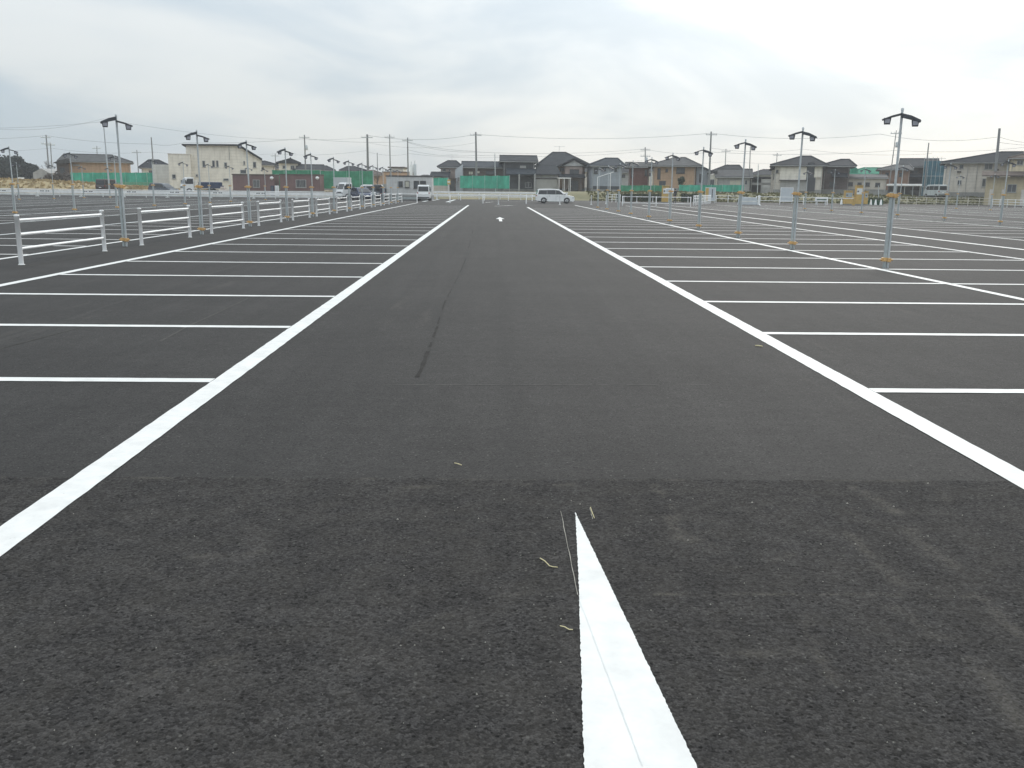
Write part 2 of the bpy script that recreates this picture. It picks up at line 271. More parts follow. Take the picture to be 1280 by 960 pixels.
# ------------------------------------------------------------------ object helpers
ORG = {}
def props(o, label=None, cat=None, group=None, kind=None):
    if label: o['label'] = label
    if cat: o['category'] = cat
    if group: o['group'] = group
    if kind: o['kind'] = kind
    return o
def thing(name, label, cat, loc, group=None, rz=0.0):
    o = bpy.data.objects.new(name, None); COL.objects.link(o); o.location = loc; o.rotation_euler = (0, 0, rz)
    o.empty_display_size = 0.3
    ORG[o] = Vector(loc) if not rz else Vector((0, 0, 0))
    return props(o, label, cat, group)
class MB:
    """collects shapes (coordinates in the world unless the thing is rotated) and links them as ONE mesh object"""
    def __init__(s): s.v = []; s.f = []; s.smooth = []
    def add(s, vs, fs, smooth=False):
        k = len(s.v); s.v += [tuple(p) for p in vs]; s.f += [tuple(i+k for i in f) for f in fs]; s.smooth += [smooth]*len(fs); return s
    def box(s, x0, x1, y0, y1, z0, z1):
        x0, x1 = sorted((x0, x1)); y0, y1 = sorted((y0, y1)); z0, z1 = sorted((z0, z1))
        return s.add([(x0, y0, z0), (x1, y0, z0), (x1, y1, z0), (x0, y1, z0), (x0, y0, z1), (x1, y0, z1), (x1, y1, z1), (x0, y1, z1)],
                     [(0, 3, 2, 1), (4, 5, 6, 7), (0, 1, 5, 4), (1, 2, 6, 5), (2, 3, 7, 6), (3, 0, 4, 7)])
    def quad(s, *ps): return s.add(ps, [tuple(range(len(ps)))])
    def tube(s, a, b, r0, r1=None, n=8, caps=True):
        a = Vector(a); b = Vector(b); r1 = r0 if r1 is None else r1
        d = (b-a).normalized(); t = Vector((0, 0, 1)) if abs(d.z) < .95 else Vector((1, 0, 0))
        x = d.cross(t).normalized(); y = d.cross(x)
        vs = []
        for c, r in ((a, r0), (b, r1)):
            for i in range(n):
                an = 2*math.pi*i/n; vs.append(c + (x*math.cos(an)+y*math.sin(an))*r)
        fs = [(i, (i+1) % n, n+(i+1) % n, n+i) for i in range(n)]
        s.add(vs, fs, True)
        if caps: s.add(vs[:n], [tuple(range(n))[::-1]]); s.add(vs[n:], [tuple(range(n))])
        return s
    def path(s, pts, r, n=5):
        pts = [Vector(p) for p in pts]; vs = []; fs = []
        for i, p in enumerate(pts):
            d = (pts[min(i+1, len(pts)-1)]-pts[max(i-1, 0)]).normalized()
            t = Vector((0, 0, 1)) if abs(d.z) < .95 else Vector((1, 0, 0)); x = d.cross(t).normalized(); y = d.cross(x)
            for k in range(n):
                an = 2*math.pi*k/n; vs.append(p+(x*math.cos(an)+y*math.sin(an))*r)
        for i in range(len(pts)-1):
            for k in range(n): fs.append((i*n+k, i*n+(k+1) % n, (i+1)*n+(k+1) % n, (i+1)*n+k))
        return s.add(vs, fs, True)
    def prism(s, poly, y0, y1, axis='y'):
        """polygon of (a, z) pairs pushed along y (or x)"""
        n = len(poly)
        if axis == 'y': vs = [(a, y0, z) for a, z in poly]+[(a, y1, z) for a, z in poly]
        else: vs = [(y0, a, z) for a, z in poly]+[(y1, a, z) for a, z in poly]
        fs = [tuple(range(n)), tuple(range(2*n-1, n-1, -1))]+[(i, i+n, (i+1) % n+n, (i+1) % n) for i in range(n)]
        return s.add(vs, fs)
    def lathe(s, c, prof, n=12):
        vs = []; fs = []
        for r, z in prof:
            for i in range(n): an = 2*math.pi*i/n; vs.append((c[0]+r*math.cos(an), c[1]+r*math.sin(an), c[2]+z))
        m = len(prof)
        for j in range(m-1):
            for i in range(n): fs.append((j*n+i, j*n+(i+1) % n, (j+1)*n+(i+1) % n, (j+1)*n+i))
        s.add(vs, fs, True); s.add(vs[-n:], [tuple(range(n))]); s.add(vs[:n], [tuple(range(n))[::-1]])
        return s
    def rot(s, ang, c):
        ca, sa = math.cos(ang), math.sin(ang)
        s.v = [(c[0]+(x-c[0])*ca-(y-c[1])*sa, c[1]+(x-c[0])*sa+(y-c[1])*ca, z) for x, y, z in s.v]; return s
    def build(s, name, m, parent=None, bevel=0.0, label=None, kind=None, fix=True):
        me = bpy.data.meshes.new(name)
        org = ORG.get(parent, Vector((0, 0, 0)))
        me.from_pydata([(x-org.x, y-org.y, z-org.z) for x, y, z in s.v], [], s.f)
        me.polygons.foreach_set('use_smooth', s.smooth)
        if fix:
            bm = bmesh.new(); bm.from_mesh(me); bmesh.ops.recalc_face_normals(bm, faces=bm.faces)
            if bevel:
                bmesh.ops.remove_doubles(bm, verts=bm.verts, dist=1e-5)
                bmesh.ops.bevel(bm, geom=list(bm.edges), offset=bevel, segments=2, profile=0.6, affect='EDGES', clamp_overlap=True)
                for f in bm.faces: f.smooth = False
            bm.to_mesh(me); bm.free()
        me.materials.append(M[m] if isinstance(m, str) else m)
        o = bpy.data.objects.new(name, me); COL.objects.link(o)
        if parent: o.parent = parent; ORG[o] = org
        props(o, label, None, None, kind)
        return o
def dup(root, loc, label=None, rz=None, lean=0.0):
    def cp(o, par):
        c = o.copy(); COL.objects.link(c)
        if par: c.parent = par
        for ch in o.children: cp(ch, c)
        return c
    r = cp(root, None); r.location = loc
    if rz is not None: r.rotation_euler = (0, 0, rz)
    elif lean: r.rotation_euler = (random.gauss(0, lean), random.gauss(0, lean), random.gauss(0, .12))
    if label: r['label'] = label
    return r
ORD = ['first', 'second', 'third', 'fourth', 'fifth', 'sixth', 'seventh', 'eighth', 'ninth', 'tenth', 'eleventh', 'twelfth', 'thirteenth', 'fourteenth', 'fifteenth', 'sixteenth', 'seventeenth', 'eighteenth', 'nineteenth', 'twentieth']

# ------------------------------------------------------------------ setting: ground, lot, bank
SEAM = 4.88
mb = MB(); g_ = 4500
mb.quad((-g_, -g_, -0.06), (g_, -g_, -0.06), (g_, g_, -0.06), (-g_, g_, -0.06)); mb.build('ground', 'soil', None, kind='structure')
# near, coarser asphalt apron with dusty stains
nx, ny = 330, 190; ax0, ax1, ay0, ay1 = -3.4, 4.2, 0.9, SEAM
ej = [0.010*math.sin(i*.11)+0.006*math.sin(i*.43+1)+random.uniform(-.006, .006) for i in range(nx+1)]
vs = [(ax0+(ax1-ax0)*i/nx, ay0+(ay1-ay0)*j/ny+(ej[i] if j == ny else ej[i]*.6 if j == ny-1 else 0), 0.002) for j in range(ny+1) for i in range(nx+1)]
fs = [(j*(nx+1)+i, j*(nx+1)+i+1, (j+1)*(nx+1)+i+1, (j+1)*(nx+1)+i) for j in range(ny) for i in range(nx)]
apron = MB().add(vs, fs).build('apron_asphalt', 'asphalt_near', None, kind='structure', fix=False)
segs = []
def stain(pts, wd, amt):
    P = [gnd(u, v) for u, v in pts]
    for a, b in zip(P, P[1:]): segs.append((a.x, a.y, b.x, b.y, wd*.8, amt*.68))
stain([(818, 605), (838, 640), (850, 672), (890, 680)], 0.055, 0.75)
stain([(1068, 610), (1115, 635), (1160, 690), (1195, 710)], 0.06, 0.7)
stain([(1160, 605), (1185, 625)], 0.04, 0.6)
stain([(1060, 665), (1085, 695), (1130, 735)], 0.05, 0.55)
stain([(820, 743), (905, 744), (1000, 743), (1120, 745), (1225, 748)], 0.022, 0.75)
stain([(600, 748), (660, 742), (718, 738)], 0.03, 0.35)
stain([(1220, 745), (1262, 780), (1300, 810)], 0.05, 0.7)
stain([(1120, 760), (1190, 810), (1240, 850), (1290, 930)], 0.06, 0.45)
stain([(1010, 770), (1015, 800), (1040, 860)], 0.04, 0.5)
stain([(900, 820), (1000, 815)], 0.05, 0.4)
stain([(500, 610), (600, 607), (720, 606)], 0.04, 0.5)
stain([(1000, 690), (960, 703)], 0.03, 0.4)
stain([(500, 800), (520, 780), (560, 770)], 0.05, 0.35)
stain([(200, 700), (330, 690)], 0.06, 0.4); stain([(120, 860), (300, 820)], 0.05, 0.4)
att = apron.data.attributes.new('stain', 'FLOAT', 'POINT'); vals = []
for x, y, z in vs:
    t = 0.10
    if SEAM-y < 0.02: t = 0.30
    for x0, y0, x1, y1, wd, amt in segs:
        dx, dy = x1-x0, y1-y0; q = max(0, min(1, ((x-x0)*dx+(y-y0)*dy)/(dx*dx+dy*dy+1e-9)))
        d = math.hypot(x-x0-q*dx, y-y0-q*dy)
        if d < wd*2.5: t = max(t, amt*math.exp(-(d/wd)**2))
    vals.append(t)
att.data.foreach_set('value', vals)
# the rest of the lot: one sheet around the apron
FAR = 131.0
mb = MB(); X0, X1, Y0 = -130, 150, -25
for a, b, c, d in ((X0, X1, Y0, FAR),):
    mb.quad((a, c, 0), (b, c, 0), (b, d, 0), (a, d, 0))
lot = mb.build('parking_lot', 'asphalt', None, kind='structure'); ORG[lot] = Vector((0, 0, 0))
# terrain beyond the lot: a grassy bank up to the houses
def bank_z(x, y):
    top = 1.0 + 0.85*max(0, min(1, (-48-x)/18.0)) + 0.25*math.sin(x*0.05)
    e = max(0, min(1, (y-FAR)/6.0)); e = e*e*(3-2*e)
    return -0.03 + (top+0.03)*e + 0.10*e*math.sin(x*0.9+y*1.3)*math.sin(x*0.37-y*0.8)
gx = [-420+4.0*i for i in range(211)]; gy = [FAR-0.5+1.0*j for j in range(13)]+[146, 152, 160, 180, 220, 300, 450, 800, 2000, 4400]
vs = [(x, y, bank_z(x, y)) for y in gy for x in gx]; n_ = len(gx)
fs = [(j*n_+i, j*n_+i+1, (j+1)*n_+i+1, (j+1)*n_+i) for j in range(len(gy)-1) for i in range(n_-1)]
m, t, b = newmat('bank grass')
tcn = t.nodes.new('ShaderNodeTexCoord'); n = t.nodes.new('ShaderNodeTexNoise'); n.inputs['Scale'].default_value = 0.22; n.inputs['Detail'].default_value = 9; n.inputs['Roughness'].default_value = 0.7
t.links.new(tcn.outputs['Object'], n.inputs[0]); cr = t.nodes.new('ShaderNodeValToRGB'); t.links.new(n.outputs[0], cr.inputs[0])
cr.color_ramp.elements[0].position = 0.32; cr.color_ramp.elements[0].color = (0.17, 0.15, 0.075, 1)
cr.color_ramp.elements[1].position = 0.62; cr.color_ramp.elements[1].color = (0.44, 0.34, 0.19, 1)
e = cr.color_ramp.elements.new(0.47); e.color = (0.33, 0.26, 0.14, 1)
sx = t.nodes.new('ShaderNodeSeparateXYZ'); t.links.new(tcn.outputs['Object'], sx.inputs[0])
mr2 = t.nodes.new('ShaderNodeMapRange'); t.links.new(sx.outputs[0], mr2.inputs[0]); mr2.inputs[1].default_value = -30; mr2.inputs[2].default_value = 5; mr2.inputs[4].default_value = 0.75
gmx = t.nodes.new('ShaderNodeMix'); gmx.data_type = 'RGBA'; t.links.new(mr2.outputs[0], gmx.inputs[0]); t.links.new(cr.outputs[0], gmx.inputs[6]); gmx.inputs[7].default_value = (0.13, 0.13, 0.065, 1)
t.links.new(gmx.outputs[2], b.inputs['Base Color']); b.inputs['Roughness'].default_value = 0.95
M['bank'] = m
MB().add(vs, fs, True).build('grass_bank', 'bank', None, kind='structure')
# dry tufts on the bank
mb = MB()
for k in range(6000):
    x = random.uniform(-125, 130) if k < 0 else random.uniform(-125, -12); y = FAR+random.uniform(0.2, 11); z = bank_z(x, y)-0.03; h = random.uniform(0.10, 0.34)*(1.1 if x < -50 else .6); a = random.uniform(0, 3.14)
    r = random.uniform(0.10, 0.28); dx, dy = math.cos(a)*r, math.sin(a)*r; lx = random.uniform(-.15, .15)
    mb.add([(x-dx, y-dy, z), (x+dx, y+dy, z), (x+dx*1.3+lx, y+dy, z+h*random.uniform(.6, 1)), (x-dx*.4+lx, y-dy, z+h)], [(0, 1, 2, 3)])
mb.build('dry_grass', 'drygrass', None, kind='stuff', fix=False)
mb = MB()
for k in range(4200):
    x = random.uniform(14, 100); y = FAR+random.uniform(-1.2, 7); z = max(0, bank_z(x, y))-0.03; h = random.uniform(0.10, 0.32); a = random.uniform(0, 3.14)
    r = random.uniform(0.08, 0.22); dx, dy = math.cos(a)*r, math.sin(a)*r; lx = random.uniform(-.1, .1)
    mb.add([(x-dx, y-dy, z), (x+dx, y+dy, z), (x+dx*1.3+lx, y+dy, z+h*random.uniform(.6, 1)), (x-dx*.4+lx, y-dy, z+h)], [(0, 1, 2, 3)])
mb.build('green_grass', 'grass', None, kind='stuff', fix=False)

# ------------------------------------------------------------------ painted markings (parts of the lot)
ZP = 0.005
def strip(name, x0, x1, y0, y1, m='paint', z=ZP, jit=0.0, n=1):
    mb = MB()
    if (x1-x0) > (y1-y0): # along x
        xs = [x0+(x1-x0)*i/n for i in range(n+1)]
        a = [(x, y0+random.uniform(-jit, jit), z) for x in xs]; b = [(x, y1+random.uniform(-jit, jit), z) for x in xs]
    else:
        ys = [y0+(y1-y0)*i/n for i in range(n+1)]
        a = [(x1+random.uniform(-jit, jit), y, z) for y in ys]; b = [(x0+random.uniform(-jit, jit), y, z) for y in ys]
    vs = a+b; k = n+1
    mb.add(vs, [(i, i+1, k+i+1, k+i) for i in range(n)])
    return mb.build(name, m, lot, fix=False)
strip('edge_line', -2.248-.093, -2.248+.093, 2.6, 86.5, 'paint', jit=0.003, n=700)
strip('edge_line', 3.063-.093, 3.063+.093, 3.0, 80.0, 'paint', jit=0.003, n=700)
LN = 0.115
for xx, ya, yb, wd in ((-7.853, 5, 97, .17), (8.283, 5, 92, .16), (-10.57, 8, 100, .15), (13.38, 12, 92, .15), (15.7, 14, 96, .22), (18.82, 18, 100, .15)):
    strip('edge_line', xx-wd/2, xx+wd/2, ya, yb, 'paint', jit=0.003, n=300)
for xx in (-15.45, -19.7, -24.3, -28.8, -33.0, -37.5, 25.4, 31.0, 36.2, 41.3): strip('edge_line', xx-.075, xx+.075, 22, 104, 'paint_thin')
for xx in (-42.6, -47, -51.5, -56, -60, 46.5, 51.5, 57, 62): strip('edge_line', xx-.075, xx+.075, 60, 108, 'paint_thin')
def stalls(xa, xb, y0, n, wd=0.15, m='paint'):
    o = strip('stall_line', xa, xb, y0-wd/2, y0+wd/2, m, jit=0.003 if n < 40 and abs(xa) < 14 else 0.0, n=60 if abs(xa) < 14 else 1)
    for k in range(1, n):
        c = o.copy(); COL.objects.link(c); c.parent = lot; c.location = (random.uniform(-.01, .01), 3.0*k+random.uniform(-.02, .02), 0)
stalls(-7.785, -2.345, 7.469, 26); stalls(3.16, 8.215, 7.24, 24)
stalls(8.352, 13.32, 10.2, 25); stalls(-15.39, -10.62, 12.1, 29)
stalls(18.88, 25.33, 22.2, 25); stalls(-24.24, -19.76, 31, 24)
# the outer rows, too far to tell apart: one joined part
mb = MB()
for xa, xb in ((-28.74, -24.36), (-37.44, -33.06), (-42.54, -37.56), (-51.4, -47.1), (-55.9, -51.6), (25.46, 30.94), (36.3, 41.2), (41.4, 46.4), (51.6, 56.9), (57.1, 61.9)):
    for k in range(22):
        y = 40+3*k
        if y < 105 and y > abs(xa)*1.0: mb.quad((xa, y-.075, ZP), (xb, y-.075, ZP), (xb, y+.075, ZP), (xa, y+.075, ZP))
mb.build('outer_stall_lines', 'paint_thin', lot, kind='stuff', fix=False)
# far cross line, dashes and marks
strip('stop_line', -2.6, 22, 115.9, 116.15, 'paint_thin'); strip('stop_line', -21, -9, 103.9, 104.1, 'paint_thin')
def mark(name, pts, m='paint', z=ZP, par=lot):
    return MB().quad(*[(p[0], p[1], z) for p in pts]).build(name, m, par, fix=False)
for (u0, v0), (u1, v1) in (((558, 252.6), (568, 249.6)), ((528, 252), (536, 250.6)), ((540, 250.6), (548, 249.4))):
    a = gnd(u0, v0); b_ = gnd(u1, v1); mark('dash_line', [(a.x-.12, a.y), (a.x+.25, a.y), (b_.x+.25, b_.y), (b_.x-.12, b_.y)], 'paint_thin')
# lane arrows: straight-ahead arrow in the aisle and two turn arrows beyond it
def arrow(x, y, s, ang=0.0):
    shp = [(-.08, 0), (.08, 0), (.08, 3.4), (.24, 3.4), (0, 6.6), (-.24, 3.4), (-.08, 3.4)]
    ca, sa = math.cos(ang), math.sin(ang)
    pts = [(x+s*(a*ca-b*sa), y+s*(a*sa+b*ca)) for a, b in shp]
    mb = MB(); mb.add([(p[0], p[1], ZP) for p in pts], [(0, 1, 2, 6), (3, 4, 5, 6, 2)]); mb.build('painted_arrow', 'paint', lot, fix=False)
arrow(0.42, 45.3, 1.0)
arrow(0.2, 83, .9, R(-20)); arrow(0.1, 108, .9, R(170)); arrow(3.2, 112, .6, R(60))
# painted wedge (tip of a hatched island) at the feet of the camera
W0, W1, W2 = gnd(719, 641), gnd(727, 960), gnd(871, 960)
d1 = (W1-W0); d2 = (W2-W0); mb = MB(); n = 320; L_ = []; R_ = []
for i in range(n+1):
    t = 1.7*i/n
    L_.append((W0.x+d1.x*t+random.uniform(-.002, .002)+0.02*min(t, .35), W0.y+d1.y*t, ZP)); R_.append((W0.x+d2.x*t+random.uniform(-.002, .002), W0.y+d2.y*t, ZP))
mb.add(L_+R_, [(i, i+1, n+1+i+1, n+1+i) for i in range(n)])
wedge = mb.build('painted_wedge', 'paint', lot, fix=False)
def ribbon(name, pix, wd, m, z=0.006, par=None):
    P = [gnd(u, v) for u, v in pix]; L1 = []; L2 = []
    for i, p in enumerate(P):
        d = (P[min(i+1, len(P)-1)]-P[max(0, i-1)]); nrm = Vector((-d.y, d.x, 0)).normalized()
        ww = wd*random.uniform(.6, 1.3)
        L1.append((p.x+nrm.x*ww, p.y+nrm.y*ww, z)); L2.append((p.x-nrm.x*ww, p.y-nrm.y*ww, z))
    k = len(P); return MB().add(L1+L2, [(i, i+1, k+i+1, k+i) for i in range(k-1)]).build(name, m, par, fix=False)
def interp(a, b, n): return [(a[0]+(b[0]-a[0])*i/n+random.uniform(-.4, .4), a[1]+(b[1]-a[1])*i/n) for i in range(n+1)]
ribbon('chalk_line', interp((701, 640), (722, 745), 16), 0.0016, 'chalk', 0.0055, lot)
M['crack'] = mat('fine crack', (0.66, 0.67, 0.66), 0.8, 0.1)
ribbon('chalk_line', interp((724, 752), (803, 960), 22), 0.0012, 'crack', 0.007, lot)
ribbon('chalk_line', interp((737, 636), (741, 650), 5), 0.0018, 'chalk', 0.0055, lot)
M['old_line'] = mat('faded line', (0.078, 0.074, 0.068), 0.85, 0.25, 4)
M['tar'] = mat('dark paving seam', (0.0275, 0.0255, 0.024), 0.85, 0.25, 5)
SP = [(591, 288), (587.5, 302.5), (581, 327), (574, 343), (567.5, 357.5), (560, 370), (556, 378), (550, 396), (546, 410), (541, 424), (536, 436), (529, 455), (520, 475)]
SPd = []
for q0, q1 in zip(SP, SP[1:]): SPd += [(q0[0]+(q1[0]-q0[0])*i/6+random.uniform(-.5, .5), q0[1]+(q1[1]-q0[1])*i/6) for i in range(6)]
k = 0
while k < len(SPd)-2:
    e = min(len(SPd), k+random.randint(3, 9)); ribbon('joint_line', SPd[k:e], random.uniform(.005, .020), 'tar', 0.003, lot); k = e-1 if random.random() < .35 else e+random.randint(0, 2)
M['joint'] = mat('faint joint', (0.125, 0.12, 0.11), 0.9, 0.3, 9)
uu = 478
while uu < 885:
    ul = random.uniform(12, 45); ribbon('joint_line', interp((uu, 481+random.uniform(-.4, .4)), (min(885, uu+ul), 481.3), 6), random.uniform(.002, .006), 'joint', 0.0035, lot); uu += ul+random.uniform(0, 6) if uu < 740 else ul+random.uniform(15, 40)
uu = 60
while uu < 1225:
    ul = random.uniform(20, 90); ribbon('joint_line', interp((uu, 597.5+(uu-490)*.0047), (uu+ul, 597.5+(uu+ul-490)*.0047), 8), random.uniform(.0006, .0018), 'old_line', 0.0035, lot); uu += ul+random.uniform(10, 90)
P1 = [(200, 427), (235, 408), (270, 392), (310, 373)]
ribbon('joint_line', P1, 0.012, 'old_line', 0.003, lot); ribbon('joint_line', [(0, 436), (60, 420), (120, 404)], 0.010, 'old_line', 0.003, lot)
ribbon('joint_line', interp((20, 336), (200, 303), 12), 0.02, 'old_line', 0.003, lot)
# loose straw and crumbs on the apron
def straw(label, pix, r):
    P = [gnd(u, v) for u, v in pix]; c = P[0]
    o = thing('straw', label, 'dry straw', (c.x, c.y, 0.0), None)
    MB().path([(p.x, p.y, 0.009+0.004*math.sin(i*2.0)) for i, p in enumerate(P)], r, 6).build('stalk', 'straw', o)
straw('bent yellow straw lying on the asphalt left of the white wedge', [(675, 700), (681, 704.5), (687, 709), (691, 710.5), (697, 712.5)], 0.0021)
straw('short pale straw lying against the left edge of the white wedge', [(700, 785), (706, 787.5), (711, 788.5), (716, 789.5)], 0.0019)
straw('thin pale straw right beside the tip of the white wedge', [(738, 636), (740, 643), (743, 649)], 0.0018)
straw('small pale straw on the smooth asphalt far above the wedge', [(568, 580.5), (572, 582), (577, 582.5)], 0.0025)
straw('tiny pale straw on the smooth asphalt near the right thick line', [(944, 433), (948, 433.4), (953, 433.6)], 0.006)
mb = MB()
spots = [(x, y) for x, y in ((866, 624), (838, 626), (814, 651), (860, 676), (940, 629), (1160, 605), (1134, 615), (1203, 645), (1255, 634), (1160, 671), (1069, 681), (1026, 681), (1105, 683), (1112, 680), (598, 649), (596, 869), (554, 786), (497, 650), (630, 625), (725, 631), (505, 720), (980, 702), (1117, 634), (1059, 630), (1240, 620))]
for i in range(110): spots.append((random.uniform(496, 1275), random.uniform(606, 950)))
for i in range(40): spots.append((random.uniform(5, 490), random.uniform(606, 950)))
for i, (u, v) in enumerate(spots):
    p = gnd(u, v); s = random.uniform(0.003, 0.0065) if i < 25 else random.uniform(0.0014, 0.0034); a = random.uniform(0, 3)
    if abs(u-720-(v-641)*0.23) < (v-641)*0.28+6 and v > 630: continue
    mb.add([(p.x+s*math.cos(a+k*1.57)*random.uniform(.6, 1.5), p.y+s*math.sin(a+k*1.57), 0.003) for k in range(4)]+[(p.x, p.y, .004+s*1.1)], [(0, 1, 4), (1, 2, 4), (2, 3, 4), (3, 0, 4)])
mb.build('pale_crumbs', 'chalk', None, kind='stuff')

# ------------------------------------------------------------------ white pipe railings on the left island
r0 = thing('pipe_railing', 'first white three-rail pipe railing from the near end of the left island row', 'railing', (-9.45, 18.41, 0), 'white pipe railings along the left island')
for y in (18.41, 22.39):
    p = MB().lathe((-9.45, y, 0), [(.046, -.02), (.046, .95), (.051, .952), (.051, .985), (.03, .992)], 14).build('post', 'white', r0)
    MB().lathe((-9.45, y, 0), [(.064, .0), (.064, .008), (.05, .014)], 12).build('base_collar', 'dirtywhite', p)
for z in (.32, .60, .88): MB().tube((-9.45, 18.455, z), (-9.45, 22.345, z), .029, n=10).build('rail', 'white', r0)
for k in range(1, 13):
    dup(r0, (-9.45-0.02*k+random.uniform(-.03, .03), 18.41+6.37*k+random.uniform(-.08, .08), 0), '%s white three-rail pipe railing from the near end of the left island' % ORD[k])

# ------------------------------------------------------------------ temporary lamp poles
def make_lamp(loc, hz, label, group):
    x, y, _ = loc
    o = thing('lamp_pole', label, 'lamp pole', loc, group)
    s = -1 if hz < 0 else 1
    MB().tube((x+.028, y, 0), (x+.02, y, 3.30), .027, .025, 12).build('pole', 'galv', o)
    ch = MB().box(x-.058, x-.016, y-.03, y-.022, 0, 1.62).box(x-.065, x-.058, y-.03, y+.03, 0, 1.62).build('stake_channel', 'galv_dark', o)
    hb = MB()
    for k in range(14): hb.tube((x-.037, y-.031, .2+k*.1), (x-.037, y-.036, .2+k*.1), .009, n=6)
    hb.build('stake_bolts', 'galv', ch, kind='stuff')
    MB().tube((x-.037, y+.02, -.02), (x-.037, y+.02, 1.60), .019, n=10).build('stake_pipe', 'galv_dark', o)
    for z in (.13, 1.50):
        c = MB().box(x-.10, x-.012, y-.055, y+.06, z+.012, z+.095).box(x-.004, x+.08, y-.05, y+.055, z, z+.085).box(x-.0119, x-.0041, y-.03, y+.03, z+.03, z+.07).build('clamp', 'orange', o, bevel=.02)
        MB().tube((x-.15, y, z+.045), (x+.13, y, z+.045), .018, n=8).build('clamp_bolt', 'orange', c)
    MB().lathe((x+.02, y, 3.30), [(.03, 0), (.03, .04), (.012, .055)], 10).build('pole_cap', 'galv', o)
    for sd, zt in ((-1, 3.245), (1, 3.195)):
        arm = MB()
        kk = 1.0 if sd*s < 0 else .42
        pr = [(0, -.035), (.20, -.085), (.37, -.145), (.385, -.12), (.37, -.135+.045*kk), (.18, -.075+.075*kk), (0, -.03+.075*kk)]
        vs = [(x+.02+sd*a, y-.085, zt+b) for a, b in pr]+[(x+.02+sd*a, y+.085, zt+b) for a, b in pr]; k = len(pr)
        arm.add(vs, [tuple(range(k)), tuple(range(2*k-1, k-1, -1))]+[(i, i+k, (i+1) % k+k, (i+1) % k) for i in range(k)])
        arm.rot(hz, (x+.02, y)); a_o = arm.build('lamp_arm', 'lampgrey', o)
        hd = MB(); cx = x+.02+sd*.275
        hd.add([(cx-.075, y-.075, zt-.095), (cx+.075, y-.075, zt-.095), (cx+.075, y+.05, zt-.105), (cx-.075, y+.05, zt-.105),
                (cx-.06, y-.06, zt-.215), (cx+.06, y-.06, zt-.215), (cx+.06, y+.02, zt-.225), (cx-.06, y+.02, zt-.225)],
               [(0, 1, 2, 3), (4, 7, 6, 5), (0, 4, 5, 1), (1, 5, 6, 2), (2, 6, 7, 3), (3, 7, 4, 0)])
        hd.rot(hz, (x+.02, y)); h_o = hd.build('lamp_head', 'lampgrey', o)
        ln = MB(); ln.add([(cx-.052, y-.074, zt-.117), (cx+.052, y-.074, zt-.117), (cx+.046, y-.066, zt-.20), (cx-.046, y-.066, zt-.20), (cx-.05, y-.062, zt-.117), (cx+.05, y-.062, zt-.117), (cx+.044, y-.055, zt-.20), (cx-.044, y-.055, zt-.20)],
               [(0, 1, 2, 3), (4, 7, 6, 5), (0, 4, 5, 1), (1, 5, 6, 2), (2, 6, 7, 3), (3, 7, 4, 0)])
        ln.rot(hz, (x+.02, y)); ln.build('lamp_lens', 'lens', h_o)
    return o
def lamp_row(x, y0, step, n, hz, where, group, dx=0.0):
    a = make_lamp((x, y0, 0), hz, 'first twin-head lamp pole, counted from the near end, %s' % where, group)
    for k in range(1, n):
        dup(a, (x+dx*k+random.uniform(-.04, .04), y0+step*k+random.uniform(-.15, .15), 0), '%s twin-head lamp pole, counted from the near end, %s' % (ORD[k], where), lean=.005)
lamp_row(8.6, 19.6, 6.15, 10, R(-22), 'between right-hand stalls', 'lamp poles between the right-hand stalls')
lamp_row(-9.66, 24.2, 6.37, 12, R(22), 'along the white pipe railings', 'lamp poles along the white pipe railings')
lamp_row(-23.6, 45.9, 6.3, 9, R(22), 'one aisle left of railings', 'lamp poles one aisle left of the railings')
lamp_row(-42.0, 76.0, 6.5, 5, R(22), 'in farthest left row', 'lamp poles in the farthest left row')
lamp_row(26.9, 47.9, 6.1, 6, R(-22), 'one aisle farther right', 'lamp poles one aisle to the right')
lamp_row(45.0, 82.0, 6.2, 2, R(-22), 'in farthest right row', 'lamp poles in the farthest right row')

# ------------------------------------------------------------------ fences and barriers at the far edge
# white guard barrier on the left
BY = 115.0
xb0, xb1 = -72.0, -14.5
bar = thing('guard_barrier', 'long white two-tier panel barrier along the far left edge of the lot', 'barrier', (xb0, BY, 0))
x = xb0
while x < xb1-.1:
    xe = min(x+5.3, xb1)
    pn = MB().box(x+.01, xe-.01, BY-.03, BY+.03, .42, .78).build('panel', 'white', bar, bevel=.012)
    mk = MB()
    for q in (.3, .55, .95, 1.2): mk.box(x+q, x+q+.2, BY-.034, BY-.031, .60, .70)
    if x < -25: mk.build('black_mark', 'blackmetal', pn)
    MB().box(x+.01, xe-.01, BY-.026, BY+.026, .16, .38).build('panel', 'dirtywhite', bar, bevel=.01)
    MB().tube((x, BY, .86), (xe, BY, .86), .045, n=8).build('top_rail', 'white', bar)
    MB().box(x-.05, x+.05, BY-.16, BY-.032, 0, .45).box(x-.2, x+.2, BY-.3, BY-.17, 0, .10).build('foot', 'dirtywhite', bar)
    MB().box(x+2.6, x+2.7, BY-.10, BY-.033, 0, .40).build('foot', 'dirtywhite', bar)
    x = xe
def pipe_fence(name, label, cat, pts, hgt, rails, sp, m, r=.03, pr=.045, group=None):
    pts = [Vector((a, b, 0)) for a, b in pts]
    o = thing(name, label, cat, tuple(pts[0]), group)
    for a, b in zip(pts, pts[1:]):
        L = (b-a).length; n = max(1, round(L/sp))
        for i in range(n+1):
            if i == 0 and a != pts[0]: continue
            p = a+(b-a)*i/n
            MB().lathe((p.x, p.y, 0), [(pr, 0), (pr, hgt), (pr*.6, hgt+.02)], 8).build('post', m, o)
        for z in rails:
            MB().tube((a.x, a.y, z), (b.x, b.y, z), r, n=6).build('rail', m, o)
    return o
def gx_(u, v): p = gnd(u, v); return (p.x, p.y)
